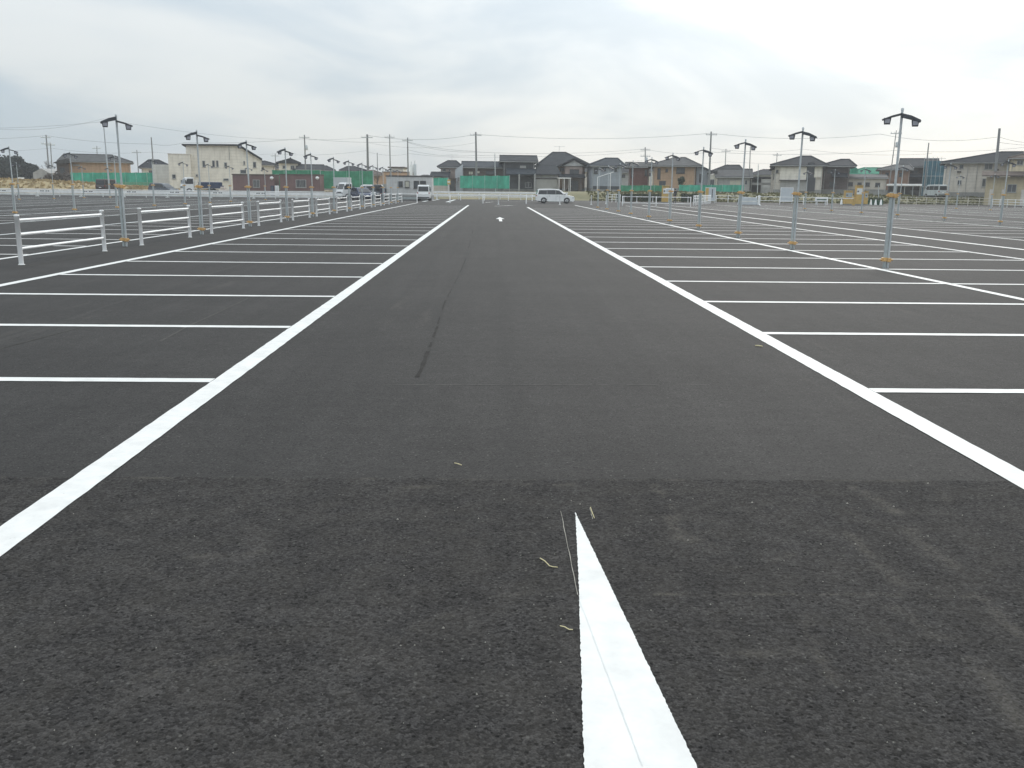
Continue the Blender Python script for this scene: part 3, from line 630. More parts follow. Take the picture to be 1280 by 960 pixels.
# single-rail white fence across the end of the aisle, and guard rails beyond
pipe_fence('rail_fence', 'low white single-rail fence across the far end of the central aisle', 'fence', [(-11.5, 98), (-1.0, 97.5), (3.6, 97.8)], .95, (.90,), 3.6, 'white', .035, .05)
pipe_fence('rail_fence', 'white two-rail fence behind the single-rail fence at the aisle end', 'fence', [(-13.5, 119.5), (5.2, 120.5)], .8, (.42, .74), 3.2, 'white', .04, .05)
gr = thing('guard_rail', 'long white guard rail at the foot of the bank below the dark houses', 'guard rail', (-14, 128, 0))
for z in (.45, .85): MB().box(-14, 10.5, 127.95, 128.05, z, z+.24).build('beam', 'white', gr, bevel=.02)
for i in range(9): MB().box(-13.5+i*2.9, -13.4+i*2.9, 128.06, 128.16, 0, 1.05).build('post', 'dirtywhite', gr)
# short white posts by the van and along the green strip
def post(x, y, h, label, group, m='white'):
    o = thing('delineator_post', label, 'bollard', (x, y, 0), group)
    MB().lathe((x, y, 0), [(.05, .03), (.045, h-.08), (.055, h-.07), (.055, h-.02), (.03, h)], 10).build('shaft', m, o)
    MB().lathe((x, y, 0), [(.12, 0), (.12, .025), (.06, .04)], 10).build('base', 'greenpl' if m != 'white' else 'dirtywhite', o)
for u, v, h, lb in ((699.8, 256, 1.0, 'white post standing in front of the white minivan'), (739, 256, .95, 'white post just right of the minivan front'), (757.5, 255, .95, 'thick white post left of the short white barricade'), (623, 255.5, .9, 'white post in the middle of the aisle end')):
    p = gnd(u, v); post(p.x, p.y, h, lb, None)
pbl = ['one', 'two']
for i, (u, v) in enumerate(((780, 248.4), (796, 248.8), (816, 249), (860, 249.5), (867, 249.7))):
    p = gk(u, v, 124); post(p.x, p.y, .75, '%s white marker post from the left along the dark green strip' % ORD[i], 'white marker posts along the green strip')
# right-hand white pipe barricades by the gate
pipe_fence('pipe_barricade', 'white two-rail pipe barricade running left of the orange ticket machine', 'barricade', [gx_(778, 257), gx_(863, 258.5)], .95, (.28, .9), 3.8, 'white', .035, .045)
pipe_fence('pipe_barricade', 'small white barricade behind the right end of the minivan lane', 'barricade', [gx_(760, 252.5), gx_(775, 253)], 1.0, (.3, .65, .97), 1.0, 'white', .03, .04)
pipe_fence('pipe_barricade', 'short white pipe barricade right of the dark-clad person', 'barricade', [gx_(867, 257), gx_(888, 254.5)], 1.05, (.35, .7, 1.0), 1.4, 'white', .03, .045)
pipe_fence('pipe_fence', 'white two-rail pipe fence between the pale boards and the plastic barrier', 'fence', [gx_(895, 253), gx_(925, 253.6)], .95, (.5, .9), 1.9, 'white', .035, .045)
pipe_fence('pipe_fence', 'white two-rail pipe fence in front of the large hip-roofed house', 'fence', [gx_(945, 255), gx_(1034, 256.2)], .95, (.42, .9), 3.2, 'white', .035, .045)
pipe_fence('pipe_fence', 'long cream pipe fence along the right edge of the lot', 'fence', [gx_(1122, 255.2), gx_(1238, 258.6)], 1.05, (.32, .66, 1.0), 2.0, 'beige_pipe', .035, .045)
pipe_fence('pipe_fence', 'weathered grey-white pipe fence at the far right corner of the lot', 'fence', [gx_(1240, 258.5), gx_(1300, 261)], .95, (.3, .6, .9), 2.0, 'dirtywhite', .04, .045)
# white plastic barrier with slanted end
p = gnd(934, 256.5)
o = thing('plastic_barrier', 'pale translucent-looking plastic barrier with a white end post right of the pipe fence', 'barrier', (p.x, p.y, 0))
MB().prism([(p.x-1.1, .05), (p.x+1.15, .05), (p.x+1.05, .85), (p.x-1.0, .95)], p.y-.2, p.y+.2).build('body', 'paleboard', o, bevel=.05)
MB().box(p.x+1.2, p.x+1.45, p.y-.12, p.y+.12, 0, 1.1).build('end_post', 'white', o, bevel=.03)
MB().tube((p.x+1.3, p.y-.3, .05), (p.x+.5, p.y-3.5, .05), .07, n=8).build('floor_bar', 'white', o)
MB().box(p.x-1.0, p.x+1.0, p.y-.212, p.y-.205, .35, .5).build('groove', 'dirtywhite', o)
# low white-and-grey sign block left of the right pole
p = gnd(1026, 256.3)
o = thing('barrier_block', 'low white framed block at the right end of the white pipe fence', 'barrier', (p.x, p.y-.8, 0))
MB().box(p.x-1.0, p.x+.4, p.y-1.0, p.y-.6, .42, .95).build('board', 'white', o, bevel=.03)
for q in (-.85, .25): MB().box(p.x+q-.06, p.x+q+.06, p.y-1.0, p.y-.6, 0, .42).build('leg', 'dirtywhite', o)
MB().box(p.x-.9, p.x+.3, p.y-1.012, p.y-1.004, .60, .72).build('stripe', 'greenpl', o)

# pale free-standing boards
def board(u0, u1, v0, Y, label, zlow=.25, m='paleboard'):
    a = at(u0, v0, Y); b = at(u1, v0, Y)
    o = thing('notice_board', label, 'board', ((a.x+b.x)/2, Y, 0))
    pn = MB().box(a.x, b.x, Y-.03, Y+.03, zlow, a.z).build('panel', m, o, bevel=.01)
    for q in (.03, .97):
        xx = a.x+(b.x-a.x)*q; MB().box(xx-.035, xx+.035, Y+.035, Y+.10, 0, a.z+.03).build('leg', 'galv', o)
    MB().box(a.x, b.x, Y-.042, Y-.032, zlow, zlow+.06).box(a.x, b.x, Y-.042, Y-.032, a.z-.06, a.z).box(a.x, a.x+.06, Y-.042, Y-.032, zlow+.062, a.z-.062).box(b.x-.06, b.x, Y-.042, Y-.032, zlow+.062, a.z-.062).build('frame', 'white', pn)
    return a, b, pn
a, b, pn = board(976, 992, 234.2, 120, 'blank pale grey board standing in front of the large hip-roofed house')
a, b, pn = board(882, 895, 234.3, 118, 'pale board with an orange-edged left part standing behind the white barricades')
MB().box(a.x+.02, a.x+.42, 117.945, 117.955, .3, a.z-.08).build('orange_edge', 'amber', pn); MB().box(b.x-.5, b.x-.4, 117.945, 117.955, .7, a.z-.2).build('slot', 'blackmetal', pn)

# ticket machines and gate
def machine(u0, u1, v0, vb, label, kind=0):
    p = gk((u0+u1)/2, vb, 116); Y = p.y; a = at(u0, v0, Y); b = at(u1, v0, Y); x0, x1, z = a.x, b.x, a.z
    o = thing('ticket_machine', label, 'parking machine', (p.x, Y, 0), None)
    MB().box(x0-.1, x1+.1, Y-.15, Y+.75, 0, .12).build('plinth', 'concrete', o)
    c = MB().box(x0, x1, Y, Y+.55, .12, z).build('cabinet', 'amber', o, bevel=.04)
    MB().box(x0+.08, x1-.08, Y-.014, Y-.004, z*.55, z*.86).build('front_panel', 'dirtywhite' if kind else 'galv_dark', c)
    MB().box(x0+.14, x0+.34, Y-.024, Y-.016, z*.66, z*.74).build('slot', 'blackmetal', c)
    MB().box(x0-.05, x1+.05, Y-.1, Y+.6, z+.003, z+.05).build('cap', 'amber', o, bevel=.015)
    return o
o = machine(828.5, 837, 232.5, 252, 'orange ticket machine with a white sign on its right, beside the dark-clad person', 1)
sg = at(832, 235, 112); sg2 = at(842, 241.5, 112)
s_ = thing('sign_panel', 'small white sign panel on a thin post beside the orange ticket machine', 'sign', ((sg.x+sg2.x)/2, 112, 0))
MB().box(sg.x, sg2.x, 111.96, 112, sg2.z, sg.z).build('panel', 'white', s_, bevel=.008)
MB().box(sg.x+.4, sg.x+.46, 112.003, 112.06, 0, sg.z).build('post', 'galv', s_)
MB().box(sg.x+.08, sg.x+.55, 111.948, 111.957, sg2.z+.15, sg.z-.12).build('printed_panel', 'paleboard', s_)
machine(1057, 1066.5, 238.5, 252.5, 'low yellow cabinet left of the tall yellow parking machine')
machine(1071, 1079.5, 232, 252.8, 'tall yellow parking machine, the highest of the three yellow cabinets', 1)
machine(1081, 1086, 239, 252.8, 'narrow yellow cabinet right of the tall yellow parking machine')
p = gk(1084, 253.2, 114)
g_o = thing('barrier_gate', 'white lowered gate arm in front of the yellow parking machines', 'parking gate', (p.x-1.9, p.y-.4, 0))
MB().box(p.x-2.05, p.x-1.75, p.y-.55, p.y-.25, 0, .95).build('housing', 'amber', g_o, bevel=.03)
MB().box(p.x-2.02, p.x-5.2, p.y-.62, p.y-.56, .78, .86).build('arm', 'white', g_o)
# dark green planter boxes with white cones
for i, (u0, u1) in enumerate(((1087, 1092), (1092.6, 1098), (1099, 1105))):
    p = gk((u0+u1)/2, 254.2, 118); a = at(u0, 244, p.y); b = at(u1, 244, p.y)
    o = thing('planter', '%s dark green planter box from the left right of the yellow cabinets' % ORD[i], 'planter', (p.x, p.y, 0), 'green planters right of the yellow cabinets')
    MB().box(a.x, b.x, p.y, p.y+.4, 0, .6).build('tub', 'greenpl', o, bevel=.02)
    hb = MB()
    for k in range(120):
        q = (random.uniform(a.x, b.x), p.y+random.uniform(0, .4), random.uniform(.55, .95)); s = .07
        hb.add([(q[0]-s, q[1], q[2]), (q[0]+s, q[1]+.03, q[2]-.02), (q[0], q[1]+s, q[2]+s)], [(0, 1, 2)])
    hb.build('plants', 'hedge', o, fix=False)
for i, u in enumerate((1050.5, 1087.2, 1093.2, 1099.8)):
    p = gk(u, 254.6, 116.5); o = thing('traffic_cone', '%s white traffic cone from the left by the yellow cabinets' % ORD[i], 'traffic cone', (p.x, p.y-.3, 0), 'white cones by the yellow cabinets')
    MB().lathe((p.x, p.y-.3, 0), [(.17, .03), (.06, .68), (.03, .72)], 12).build('shell', 'white', o)
    MB().box(p.x-.2, p.x+.2, p.y-.5, p.y-.1, 0, .028).build('base', 'greenpl', o)

# ------------------------------------------------------------------ green mesh site fences
def mesh_fence(u0, u1, vt, vb, Y, pw, m, label, lowm=None, vlow=None, sag=.05):
    a = at(u0, vt, Y); b = at(u1, vt, Y); zb = at((u0+u1)/2, vb, Y).z
    o = thing('mesh_fence', label, 'site fence', (a.x, Y, zb))
    n = max(1, round((b.x-a.x)/pw))
    for i in range(n+1):
        xx = a.x+(b.x-a.x)*i/n; zt = a.z+(b.z-a.z)*i/n
        MB().tube((xx, Y+.05, min(zb, 0)-.2), (xx, Y+.05, zt+.06), .03, n=6).build('post', 'galv', o)
    for i in range(n):
        xa = a.x+(b.x-a.x)*i/n+.02; xb = a.x+(b.x-a.x)*(i+1)/n-.02; zt = a.z+(b.z-a.z)*(i+.5)/n
        k = 6; vs = []; yo = random.uniform(-.03, .03)
        for j in range(k+1):
            for s in range(4):
                vs.append((xa+(xb-xa)*j/k, Y+yo+.06*math.sin(j*2.1+i)*(s/3)-.02, zb+(zt-zb)*s/3-(sag*math.sin(math.pi*j/k) if s == 3 else 0)))
        mb = MB().add(vs, [(j*4+s, (j+1)*4+s, (j+1)*4+s+1, j*4+s+1) for j in range(k) for s in range(3)])
        ob = mb.build('panel', m, o, fix=False)
        sm = ob.modifiers.new('thickness', 'SOLIDIFY'); sm.thickness = 0.012
        if lowm:
            zl = at((u0+u1)/2, vlow, Y).z
            MB().box(xa, xb, Y-.01, Y+.01, zl, zb-.01).build('lower_panel', lowm, o)
    return o
mesh_fence(88, 197, 215.5, 227.5, 150, 1.8, 'net', 'long teal mesh fence in front of the orange-brown house on the left', 'net_pale', 231.5)
mesh_fence(340, 400, 212.5, 236, 141, 1.8, 'net_bright', 'bright green mesh fence showing above the maroon prefab walls')
mesh_fence(400.5, 466, 213.5, 236, 139, 1.8, 'net_bright', 'bright green mesh fence behind the box truck')
mesh_fence(537, 560, 222, 232, 140, 1.8, 'net', 'short teal mesh fence between the grey cabin and the orange sign')
mesh_fence(575, 637, 219.5, 235.5, 142, 1.8, 'net', 'tall teal mesh fence in front of the long grey roof')
mesh_fence(776, 832, 231.5, 239.5, 142, 1.8, 'net_bright', 'low green mesh fence left of the orange ticket machine')
mesh_fence(849, 930, 231, 239.5, 143, 1.8, 'net', 'low teal mesh fence right of the dark-clad person')

# ------------------------------------------------------------------ houses
def window(par, x0, x1, z0, z1, y, m='glass', fr='alu', n=2):
    f = MB()
    t = .07
    f.box(x0, x1, y-.05, y-.004, z0, z0+t).box(x0, x1, y-.05, y-.004, z1-t, z1).box(x0, x0+t, y-.05, y-.004, z0+t+.002, z1-t-.002).box(x1-t, x1, y-.05, y-.004, z0+t+.002, z1-t-.002)
    for i in range(1, n):
        xm = x0+(x1-x0)*i/n; f.box(xm-.03, xm+.03, y-.045, y-.006, z0+t+.002, z1-t-.002)
    w_ = f.build('window', fr, par)
    MB().box(x0+t, x1-t, y-.025, y-.008, z0+t, z1-t).build('pane', m, w_)
    MB().box(x0-.06, x1+.06, y-.12, y-.052, z0-.06, z0-.004).build('sill', fr, w_)
    return w_
def roof_mesh(kind, x0, x1, y0, y1, ze, zr, xr0, xr1, over, th=.16):
    X0_, X1_, Y0_, Y1_ = x0-over, x1+over, y0-over, y1+over; ym = (Y0_+Y1_)/2
    b = [(X0_, Y0_, ze-.06), (X1_, Y0_, ze-.06), (X1_, Y1_, ze-.06), (X0_, Y1_, ze-.06)]
    t = [(X0_, Y0_, ze+th), (X1_, Y0_, ze+th), (X1_, Y1_, ze+th), (X0_, Y1_, ze+th)]
    fs = [(3, 2, 1, 0), (0, 1, 5, 4), (1, 2, 6, 5), (2, 3, 7, 6), (3, 0, 4, 7)]
    if kind == 'hip':
        v = b+t+[(xr0, ym, zr), (xr1, ym, zr)]; fs += [(4, 5, 9, 8), (6, 7, 8, 9), (5, 6, 9), (7, 4, 8)]; rid = [((xr0, ym, zr), (xr1, ym, zr)), (t[0], (xr0, ym, zr)), (t[1], (xr1, ym, zr)), (t[2], (xr1, ym, zr)), (t[3], (xr0, ym, zr))]
    elif kind == 'gx':
        v = b+t+[(X0_, ym, zr), (X1_, ym, zr)]; fs += [(4, 5, 9, 8), (6, 7, 8, 9), (5, 6, 9), (7, 4, 8)]; rid = [((X0_, ym, zr), (X1_, ym, zr))]
    elif kind == 'gy':
        xm = (xr0+xr1)/2; v = b+t+[(xm, Y0_, zr), (xm, Y1_, zr)]; fs += [(4, 5, 8), (5, 6, 9, 8), (6, 7, 9), (7, 4, 8, 9)]; rid = [((xm, Y0_, zr), (xm, Y1_, zr))]
    else:  # shed, low at front
        v = b+t[:2]+[(X1_, Y1_, zr), (X0_, Y1_, zr)]; fs += [(4, 5, 6, 7)]; rid = []
    return MB().add(v, fs), rid
def house(name, label, Y, u0, u1, ve, vb, D, roof, wall, roofm, wins=(), over=.55, cat='house', gut=True, fr='alu', par=None, antenna=False):
    um = (u0+u1)/2; vm = (ve+vb)/2
    x0 = at(u0, vm, Y).x; x1 = at(u1, vm, Y).x; ze = at(um, ve, Y).z; zb = at(um, vb, Y).z
    o = par or thing(name, label, cat, ((x0+x1)/2, Y+D/2, zb))
    w_ = MB().box(x0, x1, Y, Y+D, min(zb, .9)-1.2, ze).build('wall', 'w_'+wall, o)
    MB().box(x0-.04, x1+.04, Y-.04, Y+D+.04, min(zb, .9)-1.21, zb+.30).build('plinth', 'concrete', o)
    kind, ur0, ur1, vr = roof
    if kind != 'flat':
        yr = Y+D/2 if kind != 'gy' else Y
        xr0 = at(ur0, vr, yr).x; xr1 = at(ur1, vr, yr).x; zr = at((ur0+ur1)/2, vr, yr).z
        if kind == 'shed': zr = at((ur0+ur1)/2, vr, Y+D).z
        mb, rid = roof_mesh(kind, x0, x1, Y, Y+D, ze, zr, xr0, xr1, over)
        rf = mb.build('roof', 'roof_'+roofm, o)
        if rid:
            rb = MB()
            for a, b in rid: rb.tube(a, b, .13, n=6)
            rb.build('ridge_cap', 'roof_'+roofm, rf)
        if kind in ('hip', 'gx', 'shed') and gut:
            MB().tube((x0-over, Y-over-.06, ze-.0), (x1+over, Y-over-.06, ze-.0), .06, n=6).build('gutter', 'alu', rf)
            for xx in (x0+.15, x1-.15): MB().tube((xx, Y-.06, zb), (xx, Y-.06, ze-.1), .04, n=6).build('downpipe', 'alu', o)
        if antenna:
            an = MB(); xm = (xr0+xr1)/2; ym = Y+D/2
            an.tube((xm, ym, zr-.2), (xm, ym, zr+1.1), .025, n=5).tube((xm-1.0, ym, zr+1.0), (xm+1.0, ym, zr+1.0), .02, n=4)
            for k in range(7): an.tube((xm-.9+.3*k, ym-.35, zr+1.0), (xm-.9+.3*k, ym+.35, zr+1.0), .012, n=4)
            an.build('antenna', 'galv_dark', rf)
    else:
        MB().box(x0-.08, x1+.08, Y-.08, Y+D+.08, ze+.002, ze+.16).build('parapet', 'roof_'+roofm, o)
    for wv in wins:
        a = at(wv[0], wv[1], Y); b = at(wv[2], wv[3], Y); m_ = wv[4] if len(wv) > 4 else 'glass'
        window(o, a.x, b.x, b.z, a.z, Y, m_, fr, 1 if abs(b.x-a.x) < .7 else 2)
    return o, x0, x1, zb, ze
def lean(o, u0, u1, ve, vr, Y0_, Y1_, roofm, over=.3):
    """lean-to roof in front of a wall (a second, lower roof): part of the house"""
    x0 = at(u0, ve, Y0_).x; x1 = at(u1, ve, Y0_).x; ze = at((u0+u1)/2, ve, Y0_).z; zr = at((u0+u1)/2, vr, Y1_).z
    v = [(x0, Y0_, ze-.14), (x1, Y0_, ze-.14), (x1, Y1_, zr-.14), (x0, Y1_, zr-.14), (x0, Y0_, ze), (x1, Y0_, ze), (x1, Y1_, zr), (x0, Y1_, zr)]
    MB().add(v, [(0, 3, 2, 1), (4, 5, 6, 7), (0, 1, 5, 4), (1, 2, 6, 5), (2, 3, 7, 6), (3, 0, 4, 7)]).build('lower_roof', 'roof_'+roofm, o)
    return x0, x1, ze, zr
# A: orange-brown house, far left
o, x0, x1, zb, ze = house('house', 'wide orange-brown house with a grey hip roof behind the left teal mesh fence', 160, 79, 163, 203, 232, 10, ('hip', 95, 153, 193.5), 'tan', 'grey', [(92, 205.5, 100, 207), (130, 205.5, 138, 207), (148, 207, 151, 213), (112, 217, 124, 228), (140, 217, 150, 228)])
a = at(66, 204, 158); b = at(80, 204, 158)
MB().box(a.x, b.x-.02, 158, 165, .2, a.z).build('side_wing', 'w_darkbrown', o); MB().prism([(a.x-.5, a.z+.003), (b.x+.4, a.z+.003), (b.x+.2, a.z+.8), (a.x+.6, a.z+.5)], 157.5, 165.5).build('wing_roof', 'roof_grey', o)
window(o, a.x+.5, a.x+1.3, a.z-2.2, a.z-.7, 158, 'glass', 'darkframe')
# B: small grey-roofed house left of the cream building
house('house', 'small pale house with a slate hip roof left of the cream building', 185, 178, 216, 210.5, 235, 8, ('hip', 194, 206, 200), 'cream', 'slate', [(186, 213, 191, 217), (198, 213, 204, 217)])
# C: cream building with mono-pitch end
YC = 148
o = thing('office_building', 'large cream building with a dark-edged roof sloping down on its right', 'building', (at(280, 236, YC).x, YC+6, 1.0))
def pz(u, v): q = at(u, v, YC); return (q.x, q.z)
pl = [pz(233, 240), pz(233, 182), pz(297, 182.2), pz(327, 200), pz(327, 242)]
MB().prism(pl, YC, YC+12).build('wall', 'w_cream', o)
e0, e1, e2, e3 = pz(228, 180.5), pz(298.5, 180.2), pz(328, 198), pz(228.5, 182.2)
MB().prism([e3, pz(298, 182), pz(327.6, 200.2), e2, e1, e0], YC-.5, YC+12.4).build('roof', 'roof_slate', o)
a = at(208, 193.5, YC-1.5); b = at(235, 193.5, YC-1.5)
bl = MB().box(a.x, b.x, YC-1.5, YC-.02, -.2, a.z).build('side_block', 'w_cream', o)
MB().box(a.x-.05, b.x+.05, YC-1.55, YC-.03, a.z+.003, a.z+.14).build('block_coping', 'w_beige', bl)
a2 = at(196, 206, YC+2); MB().box(a2.x, a.x-.01, YC+2, YC+9, -.2, a2.z).build('side_block', 'w_white', o)
for w4 in ((253, 201, 257, 209), (265, 200.5, 269, 209), (270, 200.5, 273.5, 209), (280, 203, 284, 208.5), (304, 201, 306.5, 206), (316, 202, 320.5, 209.5), (279, 223, 286, 226), (245, 218, 248, 221), (300, 212, 308, 217)):
    a = at(w4[0], w4[1], YC); b = at(w4[2], w4[3], YC); window(o, a.x, b.x, b.z, a.z, YC, 'glass', 'alu', 1)
a = at(213, 218, YC-1.5); b = at(218, 223.5, YC-1.5); window(o, a.x, b.x, b.z, a.z, YC-1.5, 'glass', 'alu', 1)
dp = at(286, 182, YC); MB().tube((dp.x, YC-.07, dp.z-2.2), (dp.x, YC-.07, dp.z), .05, n=6).build('downpipe', 'alu', o)
# D, E ... small houses behind the maroon prefab
house('house', 'small cream house with a slate roof just right of the cream building', 178, 322, 343, 206.5, 232, 8, ('hip', 327, 337, 201.5), 'cream', 'slate', [(326, 209, 330, 212)])
o, *_ = house('house', 'traditional tiled gable house above the maroon prefab walls', 172, 349, 373, 204, 232, 9, ('gy', 352, 374, 197.5), 'cream', 'tile', [(353, 207, 357, 211), (363, 207, 368, 212)], antenna=True)
lean(o, 362, 378, 214, 210.5, 169.5, 172, 'tile')
house('house', 'low tiled house joined to the right of the traditional gable house', 170, 374, 402, 212.5, 232, 8, ('gx', 374, 402, 206), 'beige', 'tile', [(380, 214, 386, 218)])
house('house', 'distant dark-roofed house left of the box truck', 195, 404, 416, 213.5, 232, 8, ('hip', 407, 412, 207.5), 'grey', 'slate', [(408, 215, 411, 218)])
house('house', 'dark hip-roofed house rising above the bright green mesh fence', 180, 428, 456, 214, 232, 9, ('hip', 438, 447, 208.3), 'beige', 'slate', [(436, 216, 441, 219)])
# maroon prefabs with wall lamps
for (u0, u1, wu0, wu1, lb) in ((291, 343, 316, 325, 'left maroon ribbed prefab wall with a barred window'), (350, 400, 369.5, 383, 'right maroon ribbed prefab wall with a barred window')):
    o, x0, x1, zb, ze = house('prefab_cabin', lb, 134, u0, u1, 219, 241, 3.2, ('flat', 0, 0, 0), 'maroon', 'brown', [(wu0, 224.5, wu1, 234.5)], cat='cabin')
    a = at(wu0, 224.5, 134); b = at(wu1, 234.5, 134)
    br = MB()
    for k in range(7): xx = a.x+(b.x-a.x)*(k+.5)/7; br.box(xx-.018, xx+.018, 133.87, 133.9, b.z, a.z)
    br.build('window_bars', 'alu', o)
    lu = u1-3.5; a = at(lu, 222.3, 133.7); MB().lathe((a.x, 133.75, a.z-.15), [(.05, -.1), (.24, 0), (.26, .2), (.12, .34)], 10).build('wall_lamp', 'white', o)
    MB().box(a.x-.04, a.x+.04, 133.76, 134, a.z-.32, a.z-.26).build('lamp_bracket', 'galv', o)
a = at(338, 232, 131); b = at(342, 232, 131); o = thing('utility_box', 'dark navy upright box between the two maroon prefab walls', 'box', ((a.x+b.x)/2, 131, 0))
MB().box(a.x, b.x, 131, 131.4, .05, a.z).build('cabinet', 'carblue', o, bevel=.03); MB().box(a.x-.05, b.x+.05, 130.95, 131.45, 0, .045).build('foot', 'concrete', o); MB().box(a.x+.05, b.x-.05, 130.985, 130.995, .3, a.z-.1).build('door', 'carslate', o)
a = at(343.4, 232, 131); b = at(348, 232, 131); o = thing('utility_box', 'white upright box right beside the dark navy box', 'box', ((a.x+b.x)/2, 131, 0))
MB().box(a.x, b.x, 131, 131.4, .05, a.z).build('cabinet', 'white', o, bevel=.03); MB().box(a.x-.05, b.x+.05, 130.95, 131.45, 0, .045).build('foot', 'concrete', o); MB().box(a.x+.05, b.x-.05, 130.985, 130.995, .3, a.z-.1).build('door', 'dirtywhite', o)
# tan shop and tank behind the grey cabin
house('house', 'long tan flat-roofed building rising behind the grey cabin', 175, 478, 514, 215.5, 232, 9, ('flat', 0, 0, 0), 'tan', 'brown', [(486, 218, 490, 221)], cat='building')
a = at(482, 209, 178); b = at(500, 209, 178); o = thing('house', 'cream upper storey showing behind the long tan building', 'house', (a.x, 188, 1)); MB().box(a.x, b.x, 184.5, 192, .5, a.z).build('wall', 'w_cream', o); MB().box(a.x-.3, b.x+.3, 184.2, 192.3, a.z+.003, a.z+.25).build('roof', 'roof_brown', o)
window(o, a.x+.6, a.x+1.9, a.z-1.9, a.z-.8, 184.5)
for u, vt, lb in ((514, 206, 'left pale cylindrical tank behind the grey cabin'), (518.5, 205, 'right grey cylindrical tank behind the grey cabin')):
    a = at(u, vt, 165); o = thing('tank', lb, 'tank', (a.x, 165, 1), 'tanks behind the grey cabin')
    MB().lathe((a.x, 165, 1), [(.30, 0), (.30, a.z-1.15), (.2, a.z-1.0)], 14).build('shell', 'galv' if u > 516 else 'dirtywhite', o)
    MB().tube((a.x, 165, a.z-.1), (a.x, 165, a.z+.6), .05, n=6).build('vent_pipe', 'galv_dark', o)
# grey site cabin
o, x0, x1, zb, ze = house('site_cabin', 'pale grey prefab site cabin with dark windows left of the aisle', 117, 483, 540, 221, 247, 3.0, ('flat', 0, 0, 0), 'prefab', 'grey', [(497, 226.5, 503.5, 233.5), (506, 226, 512, 234.5, 'curtain'), (517, 226, 524, 235.5), (525, 226, 532.5, 230)], cat='cabin', fr='darkframe')
MB().box(x0+.1, x1-.1, 116.94, 116.99, .1, .35).build('base_skirt', 'galv_dark', o)
# F: two-storey traditional house with pink wall
o, *_ = house('house', 'pink-walled house with a tiled hip roof left of the long grey roof', 158, 551, 575, 209.5, 236, 9, ('hip', 560, 570, 201), 'pink', 'tile', [(553, 211, 557.5, 214.5), (561, 211.5, 563, 214), (570, 213, 574, 217)], antenna=True)
lean(o, 537, 562, 220.5, 214.5, 154.5, 158, 'tile'); a = at(541, 222, 155.2); b = at(561, 222, 155.2); MB().box(a.x, b.x, 155.2, 157.95, -.2, a.z+.2).build('annex', 'w_beige', o)
# G: long grey roof house
o, *_ = house('house', 'long grey-roofed house with a dark brown upper wall behind the tall teal mesh', 154, 578, 630, 210, 238, 9, ('gx', 578, 628, 202.3), 'darkbrown', 'blueg', [(585.5, 214, 591.5, 218.5, 'curtain'), (595, 213.5, 600, 217, 'curtain'), (607, 213, 618, 218)], fr='darkframe', over=.3)
a = at(569, 212, 153); b = at(578.5, 212, 153); a3 = at(575.5, 205, 153)
MB().prism([(a.x, -.2), (a.x, a.z), (b.x-.02, at(578, 205.5, 153).z), (b.x-.02, -.2)], 153, 161).build('side_wing', 'w_paleblue', o)
window(o, a.x+.35, a.x+.75, a.z-1.9, a.z-1.2, 153)
a = at(562, 223.5, 150); b = at(569, 234, 150); o = thing('shed', 'dark open shed doorway between the orange sign and the pale blue wall', 'shed', ((a.x+b.x)/2, 151, b.z))
MB().box(a.x, b.x, 150, 152.5, -.1, a.z).build('wall', 'w_darkbrown', o); MB().box(a.x-.15, b.x+.15, 149.8, 152.7, a.z+.003, a.z+.1).build('roof', 'roof_brown', o); MB().box(a.x+.15, b.x-.1, 149.98, 149.996, .2, a.z-.3).build('door', 'blackmetal', o)  # door: black sheet over a closed wall, the open doorway's inner shade as colour
# orange sign on post
a = at(559, 224.5, 133); b = at(563.2, 230.5, 133); o = thing('site_sign', 'orange site sign on a white post in front of the teal mesh', 'sign', ((a.x+b.x)/2, 133, 0))
MB().box(a.x, b.x, 132.97, 133, b.z, a.z).build('board', 'amber', o, bevel=.01); MB().box(a.x+.2, a.x+.28, 133.003, 133.06, 0, a.z).build('post', 'white', o); MB().box(a.x+.05, b.x-.05, 132.955, 132.966, b.z+.25, b.z+.45).build('printed_band', 'dirtywhite', o)
# H: dark two-storey house with garage
o, x0, x1, zb, ze = house('house', 'dark grey two-storey house with layered roofs and a grey garage shutter', 150, 629, 668, 202.5, 238.5, 9, ('gx', 628, 668, 194.7), 'darkgrey', 'tile', [(650, 207, 657.5, 209.8, 'shutter'), (656.5, 228, 664.5, 234.3)], over=.6, antenna=False)
lean(o, 633, 671, 217.6, 210.5, 147.6, 149.98, 'blueg')
a = at(668.5, 217, 147.5); b = at(697, 217, 147.5)
g1 = MB().box(a.x, b.x, 147.5, 156, -.2, a.z).build('garage', 'w_grey', o)
v0 = at(670, 217.3, 146.9); v1 = at(702, 217.3, 146.9); r0_ = at(671, 206.5, 151); r1_ = at(695, 206.5, 151)
MB().add([(v0.x, 146.9, v0.z), (v1.x, 146.9, v1.z), (r1_.x, 151, r1_.z), (r0_.x, 151, r0_.z), (v0.x, 146.9, v0.z-.2), (v1.x, 146.9, v1.z-.2), (v1.x, 156, v1.z-.2), (v0.x, 156, v0.z-.2), (v1.x, 156, v1.z), (v0.x, 156, v0.z)],
         [(0, 1, 2, 3), (4, 7, 6, 5), (0, 4, 5, 1), (1, 5, 6, 8, 2), (2, 8, 9, 3), (3, 9, 7, 4, 0), (6, 7, 9, 8)]).build('garage_roof', 'roof_tile', o)
a = at(670.5, 224, 147.4); b = at(696, 238, 147.4)
sh = MB(); n = 12
for i in range(n): z0 = b.z+(a.z-b.z)*i/n; sh.box(a.x, b.x, 147.42-.012*(i % 2), 147.49, z0+.004, z0+(a.z-b.z)/n-.004)
